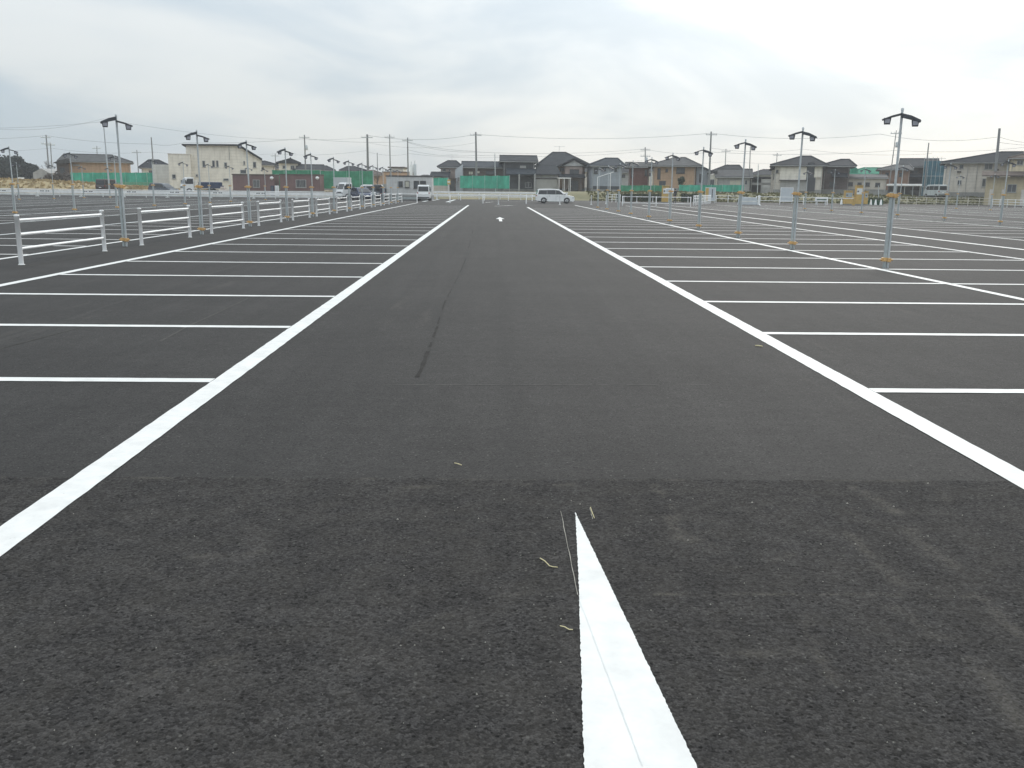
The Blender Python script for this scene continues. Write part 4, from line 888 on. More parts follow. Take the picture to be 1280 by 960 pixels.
sh.build('garage_shutter', 'shutter', o); MB().box(a.x-.1, b.x+.1, 147.36, 147.49, a.z+.003, a.z+.22).build('shutter_box', 'darkframe', o)
for u in (649, 668.6):
    a = at(u, 217.8, 147.3); MB().box(a.x-.12, a.x+.12, 147.1, 147.34, -.2, a.z).build('pillar', 'w_grey', o)
# I: traditional house with big roof
o, *_ = house('house', 'traditional house with a tall tiled roof and a white gable right of the garage', 158, 679, 731, 207.5, 238, 12, ('hip', 691, 707, 190.5), 'tan', 'tile', [(700, 209.5, 705, 214), (712, 209.5, 722, 215), (716, 223, 722, 236)], over=1.0, fr='darkframe', antenna=True)
a = at(699, 207.5, 155.5); b = at(733, 207.5, 155.5); pk = at(718, 200.5, 155.5)
MB().prism([(a.x+.6, a.z), (b.x-.4, b.z), (pk.x, pk.z)], 155.5, 157.9).build('front_gable', 'w_white', o)
MB().prism([(a.x-.4, a.z-.25), (pk.x, pk.z+.12), (b.x+.5, b.z-.2), (b.x+.5, b.z+.05), (pk.x, pk.z+.45), (a.x-.4, a.z)], 155.0, 160.5).build('gable_roof', 'roof_tile', o)
MB().box(a.x+1.0, b.x-.6, 155.8, 157.95, 0, a.z-.02).build('front_wing', 'w_pink', o)
window(o, a.x+1.8, a.x+3.4, a.z-1.8, a.z-.5, 155.8, 'glass', 'darkframe')
window(o, b.x-2.6, b.x-1.2, 1.2, 3.0, 155.8, 'glass', 'darkframe')
lean(o, 698, 732, 221, 217.5, 153.6, 155.78, 'tile')
# carport
a = at(697, 222.3, 146); b = at(714, 222.3, 146); o = thing('carport', 'thin white carport on slender posts in front of the traditional house', 'carport', ((a.x+b.x)/2, 147, 1))
MB().box(a.x, b.x, 146, 149, a.z-.1, a.z+.04).build('canopy', 'white', o, bevel=.02)
for q in (.12, .5, .95):
    for yy in (146.1, 148.9): xx = a.x+(b.x-a.x)*q; MB().tube((xx, yy, -.1), (xx, yy, a.z-.102), .05, n=8).build('post', 'white', o)
# J: pale blue house
o, *_ = house('house', 'pale blue-grey house with a slate roof and a sloping outside stair rail', 150, 740, 777, 208, 237.5, 8, ('hip', 757, 772, 197.8), 'bluegrey', 'blueg', [(742.5, 210, 747, 217), (752, 209.5, 757, 213.5), (768, 210, 771, 214)], over=.55, fr='darkframe')
a = at(740, 232.5, 150); b = at(777, 237, 150); MB().box(a.x+.1, b.x-.1, 149.94, 149.99, b.z, a.z).build('base_band', 'blackmetal', o)
a = at(747, 221.5, 149); b = at(767, 215, 149); MB().tube((a.x, 149, a.z), (b.x, 149, b.z), .06, n=6).tube((a.x, 149, a.z), (a.x, 149, 0), .06, n=6).tube(((a.x+b.x)/2+.8, 149, (a.z+b.z)/2+.3), ((a.x+b.x)/2+.8, 149, 0), .06, n=6).build('stair_rail', 'white', o)
# K: red-brown walled house
house('house', 'red-brown board house with a low grey roof left of the tan house', 165, 786, 811, 209.3, 236, 8, ('gx', 784, 806, 203.3), 'redbrown', 'grey', [(789, 210, 791.5, 222), (806, 212, 809, 220)], over=.8, fr='darkframe')
# L: tan house
o, *_ = house('house', 'tan house with a broad grey hip roof behind the orange ticket machine', 154, 816, 869, 208, 237.5, 10, ('hip', 838, 850, 197), 'tan', 'grey', [(822, 210.5, 825.5, 224), (845.5, 209.5, 856, 217), (832, 211, 835, 215), (824, 226, 832, 234)], over=.9, fr='darkframe')
a = at(869.5, 208, 155); b = at(884, 222, 155); zt = at(872, 206.5, 155).z
MB().prism([(a.x, -.2), (a.x, zt), (b.x, at(884, 214, 155).z), (b.x, -.2)], 155, 163).build('side_wing', 'w_bluegrey', o)
MB().prism([(a.x-.1, zt), (b.x+.5, at(884, 215, 155).z), (b.x+.5, at(884, 213.4, 155).z), (a.x-.1, zt+.3)], 154.6, 163.3).build('wing_roof', 'roof_blueg', o)
window(o, a.x+.5, a.x+1.1, zt-2.8, zt-1.4, 155, 'glass', 'darkframe')
# M: pale grey bungalow
o, *_ = house('house', 'pale grey bungalow with a wide light grey roof and a cream shutter', 150, 897, 937, 222, 240, 8, ('gx', 893, 938, 211.5), 'grey', 'grey', [(912, 225, 926, 231.5, 'curtain'), (931, 225, 934, 231)], over=.5)
house('house', 'dark-roofed upper house just behind the pale grey bungalow', 172, 892, 926, 215, 236, 8, ('hip', 902, 918, 206.5), 'beige', 'slate', [(898, 217, 903, 220)])
a = at(886, 214, 152); b = at(896, 214, 152); o = thing('house', 'narrow pale wing with a grey lean-to roof at the left of the bungalow', 'house', ((a.x+b.x)/2, 155, 1)); MB().box(a.x, b.x, 152, 158, -.2, a.z-.5).build('wall', 'w_cream', o)
MB().prism([(a.x-.2, a.z-.5), (b.x+.1, a.z-.2), (b.x+.1, a.z+.2), (a.x-.2, a.z-.25)], 151.7, 158.3).build('roof', 'roof_grey', o); window(o, a.x+.3, a.x+1.0, 2.4, 3.4, 152)
# dark low carport between bungalow and big house
a = at(939, 222, 152); b = at(966, 222, 152); o = thing('carport', 'dark low open garage between the bungalow and the large hip-roofed house', 'carport', ((a.x+b.x)/2, 154, 1))
MB().box(a.x, b.x, 152, 158, a.z-.15, a.z+.12).build('roof', 'roof_slate', o); MB().box(a.x+.1, b.x-.1, 157.6, 157.9, -.1, a.z-.16).build('back_wall', 'w_darkgrey', o); MB().box(a.x+.2, b.x-.2, 151.95, 152, a.z-1.2, a.z-.8).build('beam', 'w_grey', o)
for q in (.03, .5, .97): xx = a.x+(b.x-a.x)*q; MB().box(xx-.07, xx+.07, 152.05, 152.2, -.1, a.z-.16).build('post', 'alu', o)
# N: large hip-roofed house
o, x0, x1, zb, ze = house('house', 'large hip-roofed house with beige panels and a dark recessed entrance', 146, 968, 1027, 207.5, 239.5, 11, ('hip', 990, 1001, 195.2), 'beige', 'slate', [(970, 212, 973, 216), (983, 229, 990, 236), (998, 229, 1004, 236)], over=.8, fr='darkframe')
for (c0, c1, va, vb2, m_) in ((976, 1007.5, 208.5, 225.5, 'w_cream'), (1018.5, 1026, 208.5, 222, 'w_cream'), (976, 1007.5, 226.3, 239, 'w_grey')):
    a = at(c0, va, 145.9); b = at(c1, vb2, 145.9); MB().box(a.x, b.x, 145.7, 145.96, b.z, a.z).build('front_panel', m_, o)
a = at(1008, 207.5, 145.9); b = at(1018, 239, 145.9); MB().box(a.x, b.x, 145.8, 145.97, b.z, a.z).build('recess', 'w_darkgrey', o); window(o, a.x+.25, b.x-.25, b.z+2.8, b.z+4.4, 145.8, 'glass', 'darkframe')
MB().box(a.x+.2, b.x-.2, 145.74, 145.79, b.z, b.z+2.1).build('door', 'blackmetal', o)
a = at(975, 225.5, 145.6); b = at(1009, 226.3, 145.6); MB().box(a.x, b.x, 145.3, 145.69, b.z, a.z+.1).build('belt_course', 'darkframe', o)
# lower left wing
a = at(958, 212, 149); b = at(968, 212, 149); MB().box(a.x, b.x-.03, 149, 155, -.1, a.z).build('side_wing', 'w_beige', o); MB().prism([(a.x-.5, a.z+.003), (b.x-.03, a.z+.003), (b.x-.03, a.z+1.0), (b.x-.8, a.z+.95)], 148.5, 155.5).build('wing_roof', 'roof_slate', o); window(o, a.x+.3, a.x+.8, a.z-1.5, a.z-.6, 149)
# O: plum house
o, *_ = house('house', 'plum-brown house with a dark hip roof right of the large hip-roofed house', 150, 1029, 1061, 208.5, 239, 9, ('hip', 1040, 1050, 199.3), 'plum', 'slate', [(1034, 212, 1042, 217), (1037, 227, 1043, 234)], over=1.0, fr='darkframe')
lean(o, 1046, 1066, 221, 216, 147.6, 149.98, 'slate')
# P: green-roofed building with low beige annex
o, *_ = house('store_building', 'building with a bright teal roof and white roof trim behind the low beige annex', 170, 1056, 1102, 218.5, 236, 12, ('hip', 1066, 1092, 209.8), 'grey', 'teal', over=.8, cat='building', gut=False)
a = at(1066, 211.5, 166); b = at(1080, 211.5, 166); MB().tube((a.x-1.2, 169, a.z-.9), (a.x+1.1, 172, a.z+.25), .22, n=8).tube((a.x+1.1, 172, a.z+.25), (a.x+2.4, 172, a.z+.25), .28, n=8).build('roof_trim', 'white', o)
MB().lathe((b.x-.2, 170.5, a.z-.9), [(.75, 0), (.75, 1.0), (.45, 1.3)], 14).build('roof_vent', 'roof_teal', o)
o, *_ = house('house', 'low beige building with four dark windows below the teal roof', 152, 1057, 1107, 223, 239, 7, ('shed', 1060, 1104, 217.8), 'beige', 'grey', [(1060.5, 227.5, 1066, 232.5), (1072, 228, 1077, 233), (1082, 228, 1087, 233), (1094, 228.5, 1099.5, 233.5)], over=.3, cat='building', fr='darkframe')
# Q: brick houses
o, *_ = house('house', 'brown brick house with a dark hip roof behind the first right lamp pole', 158, 1100, 1136, 212.5, 240, 9, ('hip', 1110, 1124, 205.5), 'brick', 'grey', [(1107, 215.5, 1111, 219.5), (1124, 216, 1128, 221), (1116, 228, 1121, 233)], over=.6, fr='darkframe')
o, *_ = house('house', 'dark tiled house with layered eaves left of the blue scaffold sheets', 164, 1130, 1166, 209, 240, 10, ('gx', 1136, 1164, 198.5), 'darkbrown', 'tile', [(1140, 213, 1147, 217)], over=1.0, fr='darkframe')
lean(o, 1136, 1160, 221, 217, 161.5, 163.9, 'tile')
for lb, Yh, u0, u1, ve, v2, wl, rf_ in (
    ('distant grey house showing between the pale blue house and the red-brown house', 195, 771, 792, 216, 209, 'grey', 'slate'),
    ('distant house showing in the gap right of the tall tiled roof', 200, 728, 745, 215, 209, 'beige', 'tile'),
    ('distant dark-roofed house above the dark open garage', 205, 938, 965, 219, 212, 'grey', 'slate'),
    ('distant beige house between the cream building and the traditional gable house', 210, 338, 354, 211, 205, 'beige', 'slate'),
    ('low distant house between the tanks and the pink-walled house', 215, 521, 543, 224, 219, 'beige', 'grey'),
    ('distant tan house between the box truck mesh and the tan building', 210, 452, 480, 219, 213, 'tan', 'brown'),
    ('distant house behind the red-brown house and the tan house', 200, 806, 822, 214, 208, 'cream', 'slate'),
    ('distant grey house left of the pole pair at the far left', 230, 44, 60, 219, 215, 'grey', 'grey')):
    house('house', lb, Yh, u0, u1, ve, 236, 9, ('hip', u0+(u1-u0)*.35, u1-(u1-u0)*.35, v2), wl, rf_, [(u0+(u1-u0)*.3, ve+2, u0+(u1-u0)*.5, ve+6)], over=.6, fr='darkframe')
# white canopy
a = at(1122, 230.5, 140); b = at(1153, 230.5, 140); o = thing('carport', 'long bright white canopy roof over dark clutter left of the blue sheets', 'carport', ((a.x+b.x)/2, 142, 1))
MB().box(a.x, b.x, 140, 144, a.z-.22, a.z+.08).build('canopy', 'white', o, bevel=.06)
for q in (.03, .35, .68, .97): xx = a.x+(b.x-a.x)*q; MB().tube((xx, 140.4, -.1), (xx, 140.4, a.z-.22), .05, n=8).build('post', 'galv', o)
MB().box(a.x+.2, b.x-.2, 143.5, 143.8, .1, a.z-.25).build('back_wall', 'w_darkgrey', o)
# R: blue scaffolded building
a = at(1157, 201, 156); b = at(1183, 201, 156); o = thing('scaffolded_building', 'building wrapped in blue-green scaffold sheets left of the long beige building', 'building', ((a.x+b.x)/2, 160, 1))
MB().box(a.x+.3, b.x-.3, 156.4, 164, .0, a.z-.3).build('wall', 'w_grey', o)
n = 5
for i in range(n):
    xa = a.x+(b.x-a.x)*i/n; xb = a.x+(b.x-a.x)*(i+1)/n
    for zz0, zz1 in ((.8, 2.6), (2.62, 4.4), (4.42, a.z)):
        ob = MB().add([(xa+.02+(xb-xa-.04)*k/3, 156+.05*math.sin(k*2+i), z) for z in (zz0, zz1) for k in range(4)], [(k, k+1, k+5, k+4) for k in range(3)]).build('sheet', 'bluenet', o, fix=False)
        ob.modifiers.new('thickness', 'SOLIDIFY').thickness = .012
    MB().tube((xa, 155.92, 0), (xa, 155.92, a.z+.7), .035, n=6).build('scaffold_pole', 'galv', o)
for z in (2.61, 4.41, a.z+.4): MB().tube((a.x, 155.88, z), (b.x, 155.88, z), .035, n=6).build('scaffold_rail', 'galv', o)
# S: long beige building, T: cream house at the right edge
o, x0, x1, zb, ze = house('apartment_building', 'long weathered beige building with a dark hip roof near the right edge', 138, 1181, 1264, 204, 243, 10, ('hip', 1232, 1258, 190.5), 'beige', 'slate', [(1200, 205.5, 1204.5, 211), (1197.5, 225, 1202, 231), (1231, 203.8, 1240, 212), (1228, 223, 1235, 233.5)], over=.8, cat='building')
for u in (1190, 1211, 1223, 1245):
    a = at(u, 206, 137.9); MB().tube((a.x, 137.9, 1.2), (a.x, 137.9, a.z), .045, n=6).build('downpipe', 'w_grey', o)
for u, v in ((1201, 214.5), (1247, 212.5), (1189, 204)):
    a = at(u, v, 137.6); MB().box(a.x-.3, a.x+.3, 137.65, 137.96, a.z-.12, a.z+.12).build('vent_hood', 'darkframe', o)
a = at(1212, 203, 135); b = at(1226, 193, 141); MB().tube((a.x, 138.2, a.z+.25), (b.x+.4, 142.6, b.z+.2), .09, n=6).build('roof_flashing', 'w_white', o)
o, *_ = house('house', 'cream-yellow house with brown roofs at the right edge of the picture', 128, 1263, 1316, 198.5, 246, 9, ('hip', 1276, 1300, 189.5), 'yellow', 'brown', [(1272, 200, 1279, 206), (1271, 224, 1279, 228)], over=.6)
lean(o, 1244, 1312, 219, 214, 124.6, 127.9, 'brown'); a = at(1246, 221, 125.5); b = at(1310, 221, 125.5); MB().box(a.x, b.x, 125.5, 127.9, -.1, a.z).build('front_wing', 'w_stain', o); window(o, a.x+3.0, a.x+4.3, 1.8, 2.9, 125.5)
for q in (.6, 2.3, 5.0): MB().box(a.x+q, a.x+q+.5, 125.46, 125.49, 0.0, 2.2).build('board_patch', 'w_beige', o)

# ------------------------------------------------------------------ utility poles and wires
TOPS = []
def upole(u, vt, ub, vb, Y, label, arms=1, r=.13, m='polec', transf=False, h_extra=0):
    a = at(u, vt, Y); b = at(ub, vb, Y); zb = min(b.z, 1.0)-.3
    o = thing('utility_pole', label, 'utility pole', (b.x, Y, zb), None)
    MB().tube((b.x, Y, zb), (a.x, Y, a.z), r*1.15, r*.75, 10).build('pole', m, o)
    for k in range(arms):
        z = a.z-.5-k*1.1; xx = a.x+(b.x-a.x)*(a.z-z)/(a.z-zb)
        am = MB().box(xx-.9, xx+.9, Y-r-.07, Y-r+.0, z-.05, z+.05).build('crossarm', 'galv_dark', o)
        ins = MB()
        for q in (-.8, -.3, .3, .8): ins.lathe((xx+q, Y-r-.035, z+.053), [(.04, 0), (.07, .06), (.05, .14), (.07, .2)], 8)
        ins.build('insulator', 'white', am)
    if transf:
        z = a.z-2.6; xx = a.x+.30
        MB().lathe((xx, Y-.05, z), [(.22, 0), (.24, .05), (.24, .75), (.12, .85)], 12).build('transformer', 'galv', o)
    TOPS.append((a, Y)); return a
P_ = {}
P_['a'] = upole(57.5, 168.5, 62, 226, 170, 'pole with a crossarm, the left one of the pair on the far left', 2)
P_['b'] = upole(63, 178, 65.5, 226, 176, 'slimmer pole just right of the far-left crossarm pole', 1, .10)
P_['c'] = upole(121, 182.5, 121.5, 215, 200, 'short dark pole rising behind the orange-brown house roof', 1, .09)
P_['d'] = upole(171, 187.5, 173, 216, 190, 'thin pole left of the tall plain pole near the cream building', 1, .09)
P_['e'] = upole(189, 171.5, 192.5, 218, 165, 'tall plain dark pole left of the cream building', 0, .12)
P_['f'] = upole(380.5, 168.5, 382, 214, 165, 'crossarm pole with a transformer above the tiled gable house', 1, .13, transf=True)
P_['f2'] = upole(344, 192, 345, 212, 200, 'short distant pole left of the tiled gable house', 1, .09)
P_['g'] = upole(459, 168, 460, 216, 150, 'thick concrete pole left of the tan building', 1, .20, transf=False)
P_['h'] = upole(487, 168, 488, 214, 165, 'bent slim pole above the tan building', 1, .11)
P_['i'] = upole(509.5, 172, 510, 216, 160, 'dark crossarm pole right of the tan building beside the tanks', 1, .13)
P_['j'] = upole(594.7, 165, 596, 241, 146, 'tall concrete pole standing in front of the tall teal mesh', 1, .17)
P_['k'] = upole(618.5, 192, 619.5, 240, 145, 'thin pale pole right of the tall concrete pole', 0, .08, 'galv')
P_['l'] = upole(806.5, 184, 807.5, 232, 168, 'crossarm pole with a transformer left of the tan house', 2, .12, transf=True)
P_['m'] = upole(889, 164.5, 886, 238, 148, 'tall pole leaning right at the left end of the grey bungalow', 1, .15)
P_['n'] = upole(907.5, 186, 906.5, 214, 185, 'distant thin pole above the bungalow roof', 1, .09)
P_['o'] = upole(971.5, 191, 971, 206, 190, 'short pole tip above the left end of the large hip roof', 1, .09)
P_['p'] = upole(1161, 178.5, 1155, 238, 146, 'slim leaning pole in front of the dark tiled house', 0, .11)
P_['q'] = upole(1249.5, 160.5, 1242, 243, 130, 'thick pale leaning pole in front of the long beige building', 0, .21)
P_['r'] = upole(471.5, 191, 472, 212, 190, 'short thin pole between the two tall poles by the tan building', 0, .09)
P_['s'] = upole(129, 150, 137.6, 246.5, 117, 'tall slender pale pole beside the nearest left lamp pole', 0, .085, 'galv')
P_['t'] = upole(938, 183, 936.5, 236, 150, 'thin dark pole just right of the third right-hand lamp pole', 0, .08)
P_['u'] = upole(1098, 232, 1098.5, 246, 125, 'short pale post behind the green planters', 0, .06, 'galv')
P_['v'] = upole(948, 205, 947, 240, 147, 'short grey post left of the dark open garage', 0, .06, 'galv')
P_['w'] = upole(1120.5, 163, 1110, 240, 146, 'slim pole with boxes half hidden behind the nearest right lamp pole', 1, .08, transf=True)
# outlying houses stand turned towards the lot: swing each about the middle of its front
for o in list(sc.objects):
    if o.parent is None and o.get('category') in ('house', 'building', 'shed') and abs(o.location.x) > 22:
        ch = [c for c in o.children if c.name.startswith('wall')]
        fy = min(o.location.y+min(v.co.y for v in c.data.vertices) for c in ch); fc = Vector((o.location.x, fy, 0))
        th = math.atan2(fc.x, fc.y)*.9; rm = Matrix.Rotation(-th, 3, 'Z'); d = Vector((0, o.location.y-fy, 0))
        nl = fc+rm @ d; o.location = (nl.x, nl.y, o.location.z); o.rotation_euler = (0, 0, -th); o.scale = (math.cos(th), 1, 1)
WL = ['power line over the cream building linking the far-left poles and the tall concrete pole', 'faint upper power line leading left from the slender pale pole', 'faint power line running off the left edge from the slender pale pole', 'topmost power line crossing the whole middle and right of the sky', 'middle power line crossing from the tank-side pole to the right edge', 'power line sagging from the tank-side pole to the transformer pole', 'power line running right from the tall leaning pole over the large hip roof', 'low power line above the tanks and long grey roof', 'low power line on the left just above the orange-brown house roof', 'short power line leaving the right edge from the thick leaning pole', 'second power line below the topmost one between the two tall concrete poles', 'lowest power line skimming the roofs from the middle to the far right']
def wire(pts, sag, r=.022):
    res = []
    for a, b in zip(pts, pts[1:]):
        for i in range(17):
            t = i/16; p = a+(b-a)*t; res.append((p.x, p.y, p.z-sag*4*t*(1-t)))
    o = thing('power_line', WL.pop(0), 'power line', tuple(res[0]), 'overhead power lines')
    MB().path(res, r*.72, 5).build('cable', 'wire', o)
def wp(u, v, Y): return at(u, v, Y)
wire([wp(-60, 172, 180), wp(57, 169.5, 170), wp(190, 180, 166), wp(230, 178, 165), wp(380, 173, 165), wp(509, 177, 160), wp(594, 189, 146)], .35, .025)
wire([wp(-60, 152, 130), wp(129, 148.5, 117), wp(460, 172, 150)], 1.2, .016)
wire([wp(-60, 160, 130), wp(129, 152, 117)], .3, .016)
wire([wp(459, 169, 150), wp(594.7, 168, 146), wp(889, 166.5, 148), wp(1100, 167.5, 140), wp(1249, 171, 130), wp(1330, 172, 128)], .75, .026)
wire([wp(509.5, 178, 160), wp(596, 190, 147), wp(806, 186, 168), wp(889, 190, 148), wp(1120, 188, 150), wp(1300, 182, 132)], .5, .024)
wire([wp(509.5, 187, 160), wp(596, 194, 147), wp(806, 189, 168)], .5, .020)
wire([wp(889, 185, 148), wp(1005, 186.5, 146), wp(1165, 192, 145)], .5, .02)
wire([wp(460, 190, 150), wp(512, 192, 160), wp(640, 196, 160)], .4, .018)
wire([wp(-60, 186, 185), wp(63, 185, 176), wp(190, 190, 168), wp(345, 192, 200), wp(460, 188, 152)], .5, .018)
wire([wp(1249, 178, 130), wp(1330, 182, 118)], .2, .024)
wire([wp(460, 178.5, 150), wp(596, 178, 146)], .8, .016); wire([wp(640, 205, 165), wp(806, 200, 168), wp(907, 202, 185), wp(1160, 204, 170)], .5, .016)

# ------------------------------------------------------------------ vehicles
def carbody(o, prof_low, prof_cab, belt, W, Wt, paint, n_sub=0):
    """local coords: x along the length (front = +x), y across, z up"""
    lo = MB().prism(prof_low, -W/2, W/2); b = lo.build('body', paint, o, bevel=.05)
    vs = []; k = len(prof_cab); zmax = max(z for _, z in prof_cab)
    for s in (-1, 1):
        for a, z in prof_cab:
            t = (z-belt)/(zmax-belt); vs.append((a, s*(W/2*.985+(Wt/2-W/2*.985)*t), z))
    cab = MB().add(vs, [tuple(range(k)), tuple(range(2*k-1, k-1, -1))]+[(i, i+k, (i+1) % k+k, (i+1) % k) for i in range(k)])
    c = cab.build('cabin', paint, o, bevel=.045)
    return b, c, zmax
def side_glass(o, polys, belt, zmax, W, Wt):
    for s in (-1, 1):
        for poly in polys:
            def yy(z, off): t = (z-belt)/(zmax-belt); return s*(W/2*.985+(Wt/2-W/2*.985)*t+off)
            k = len(poly); vs = [(a, yy(z, .012), z) for a, z in poly]+[(a, yy(z, -.03), z) for a, z in poly]
            MB().add(vs, [tuple(range(k)), tuple(range(2*k-1, k-1, -1))]+[(i, i+k, (i+1) % k+k, (i+1) % k) for i in range(k)]).build('side_window', 'carglass', o)
def end_glass(o, name, x0, z0, x1, z1, w0, w1, sgn):
    off = .012*sgn
    vs = [(x0+off, -w0, z0), (x0+off, w0, z0), (x1+off, w1, z1), (x1+off, -w1, z1)]
    MB().add(vs+[(a-off*3, b, c) for a, b, c in vs], [(0, 1, 2, 3), (7, 6, 5, 4), (0, 4, 5, 1), (1, 5, 6, 2), (2, 6, 7, 3), (3, 7, 4, 0)]).build(name, 'carglass', o)
def wheel(o, x, y, r, s):
    w_ = MB(); n = 24
    prof = [(r*.62, .0), (r*.95, .0), (r, .025), (r, .17), (r*.95, .195), (r*.5, .195)]
    vs = []; fs = []
    for rr, d in prof:
        for i in range(n): an = 2*math.pi*i/n; vs.append((x+rr*math.cos(an), y-s*d, r+rr*math.sin(an)))
    for j in range(len(prof)-1):
        for i in range(n): fs.append((j*n+i, j*n+(i+1) % n, (j+1)*n+(i+1) % n, (j+1)*n+i))
    w_.add(vs, fs, True); wo = w_.build('wheel', 'tyre', o)
    rm = MB()
    rm.add([(x+r*.62*math.cos(2*math.pi*i/n), y-s*.03, r+r*.62*math.sin(2*math.pi*i/n)) for i in range(n)], [tuple(range(n))])
    rm.build('rim_dish', 'blackmetal', wo)
    sp = MB()
    for i in range(5):
        an = 2*math.pi*i/5; c_, s_ = math.cos(an), math.sin(an); px, pz = -s_*r*.09, c_*r*.09
        a = [(x+px, r+pz), (x-px, r-pz), (x-px*1.6+c_*r*.62, r-pz*1.6+s_*r*.62), (x+px*1.6+c_*r*.62, r+pz*1.6+s_*r*.62)]
        vs = [(q[0], y-s*.004, q[1]) for q in a]+[(q[0], y-s*.025, q[1]) for q in a]
        sp.add(vs, [(0, 1, 2, 3), (7, 6, 5, 4), (0, 4, 5, 1), (1, 5, 6, 2), (2, 6, 7, 3), (3, 7, 4, 0)])
    sp.build('rim_spokes', 'rim', wo)
    # dark arch
def arch(o, x, y, r, s):
    n = 14; vs = []
    for rr in (r*.9, r*1.16):
        for i in range(n+1): an = math.pi*i/n; vs.append((x+rr*math.cos(an), y+s*.006, r+rr*math.sin(an)))
    vs2 = vs+[(a, b-s*.05, c) for a, b, c in vs]; k = n+1; m_ = 2*k
    fs = [(i, i+1, k+i+1, k+i) for i in range(n)]+[(k+i, k+i+1, m_+k+i+1, m_+k+i) for i in range(n)]
    MB().add(vs2, fs).build('wheel_arch', 'blackmetal', o)
def car(label, cat, X, Y, z, heading, kind, paint, group=None):
    o = thing('parked_car', label, cat, (X, Y, z), group, heading if heading else 1e-6)
    if kind == 'minivan':
        L, W, Wt, belt, r = 4.70, 1.72, 1.42, 1.02, .33
        low = [(-2.33, .38), (-2.2, .26), (2.2, .22), (2.33, .34), (2.34, .66), (2.22, .84), (1.35, 1.02), (-2.28, 1.04), (-2.36, .85)]
        cab = [(-2.28, 1.0), (1.50, 1.0), (.55, 1.60), (.30, 1.68), (-.6, 1.74), (-1.9, 1.71), (-2.10, 1.62)]
        gl = [[(-2.12, 1.06), (-1.035, 1.06), (-1.035, 1.57), (-1.98, 1.55)], [(-1.02, 1.06), (.03, 1.06), (.03, 1.585), (-1.02, 1.585)], [(.05, 1.06), (1.0, 1.06), (.46, 1.53), (.05, 1.575)], [(1.03, 1.06), (1.28, 1.06), (1.02, 1.24)]]
        fw, rw = 1.40, -1.42; fg = (1.45, 1.05, .60, 1.57, .74, .62); rg = (-2.255, 1.10, -2.13, 1.58, .72, .64)
    elif kind == 'hatch':
        L, W, Wt, belt, r = 3.9, 1.68, 1.34, .90, .30
        low = [(-1.9, .34), (-1.75, .22), (1.8, .2), (1.93, .32), (1.93, .62), (1.8, .76), (1.0, .92), (-1.85, .94), (-1.95, .75)]
        cab = [(-1.84, .88), (1.15, .88), (.35, 1.40), (.1, 1.47), (-1.0, 1.50), (-1.55, 1.44)]
        gl = [[(-1.5, .96), (-.62, .96), (-.62, 1.38), (-1.3, 1.36)], [(-.56, .96), (.72, .96), (.2, 1.36), (-.56, 1.39)]]
        fw, rw = 1.22, -1.22; fg = (1.10, .94, .42, 1.36, .70, .60); rg = (-1.82, .98, -1.62, 1.38, .68, .58)
    else:  # kei van: tall box
        L, W, Wt, belt, r = 3.4, 1.48, 1.32, 1.02, .27
        low = [(-1.66, .36), (-1.6, .26), (1.55, .24), (1.68, .34), (1.70, .8), (1.62, 1.02), (-1.66, 1.04), (-1.70, .8)]
        cab = [(-1.65, 1.0), (1.60, 1.0), (1.18, 1.72), (1.0, 1.86), (-1.5, 1.88), (-1.60, 1.78)]
        gl = [[(-1.5, 1.1), (-.5, 1.1), (-.5, 1.68), (-1.45, 1.68)], [(-.44, 1.1), (.5, 1.1), (.5, 1.68), (-.44, 1.68)], [(.56, 1.1), (1.35, 1.1), (1.08, 1.62), (.56, 1.66)]]
        fw, rw = 1.1, -1.15; fg = (1.57, 1.08, 1.22, 1.68, .66, .58); rg = (-1.665, 1.12, -1.625, 1.68, .62, .58)
    b, c, zmax = carbody(o, low, cab, belt, W, Wt, paint)
    if kind == 'minivan': o.scale = (.92, .92, .92)
    side_glass(c, gl, belt, zmax, W, Wt); end_glass(c, 'windscreen', *fg, 1); end_glass(c, 'rear_window', *rg, -1)
    for x in (fw, rw):
        for s in (-1, 1): wheel(o, x, s*(W/2+.012), r, s); arch(b, x, s*(W/2), r, s)
    xf = max(a for a, _ in low); xr = min(a for a, _ in low)
    for s in (-1, 1):
        MB().box(xf-.28, xf-.01, s*(W/2-.42), s*(W/2+.006), .62, .76).build('headlight', 'headlight', b, bevel=.02)
        MB().box(xr+.005, xr+.10, s*(W/2-.12), s*(W/2+.008), .82, 1.0).build('tail_light', 'redlight', b, bevel=.015)
        MB().box(fg[0]-.55, fg[0]-.38, s*(W/2+.01), s*(W/2+.2), belt+.06, belt+.2).build('mirror', paint, c, bevel=.03)
        for dx in (-.75, .25): MB().box(dx-.1, dx+.1, s*(W/2-.005), s*(W/2+.03), belt-.16, belt-.12).build('door_handle', 'rim', b)
        for dx in (-1.02, .06, 1.05): MB().box(dx-.008, dx+.008, s*(W/2-.01), s*(W/2+.004), .36, belt-.06).build('door_gap', 'blackmetal', b)
        MB().box(rw+r+.12, fw-r-.12, s*(W/2-.02), s*(W/2+.012), .22, .32).build('side_skirt', paint if kind == 'minivan' else 'blackmetal', b)
    MB().box(xf-.02, xf+.018, -W*.32, W*.32, .36, .50).build('grille', 'blackmetal', b)
    MB().box(xf+.0, xf+.022, -.17, .17, .52, .62).build('number_plate', 'white', b); MB().box(xr-.022, xr, -.17, .17, .66, .76).build('number_plate', 'white', b)
    MB().box(xr-.03, xr+.1, -W/2*.96, W/2*.96, .34, .46).build('rear_bumper', 'blackmetal' if kind != 'minivan' else paint, b, bevel=.03)
    MB().box(xr+.3, xf-.3, -W/2+.1, W/2-.1, .16, .3).build('underside', 'blackmetal', o)
    return o
p = gnd(694, 254.2)
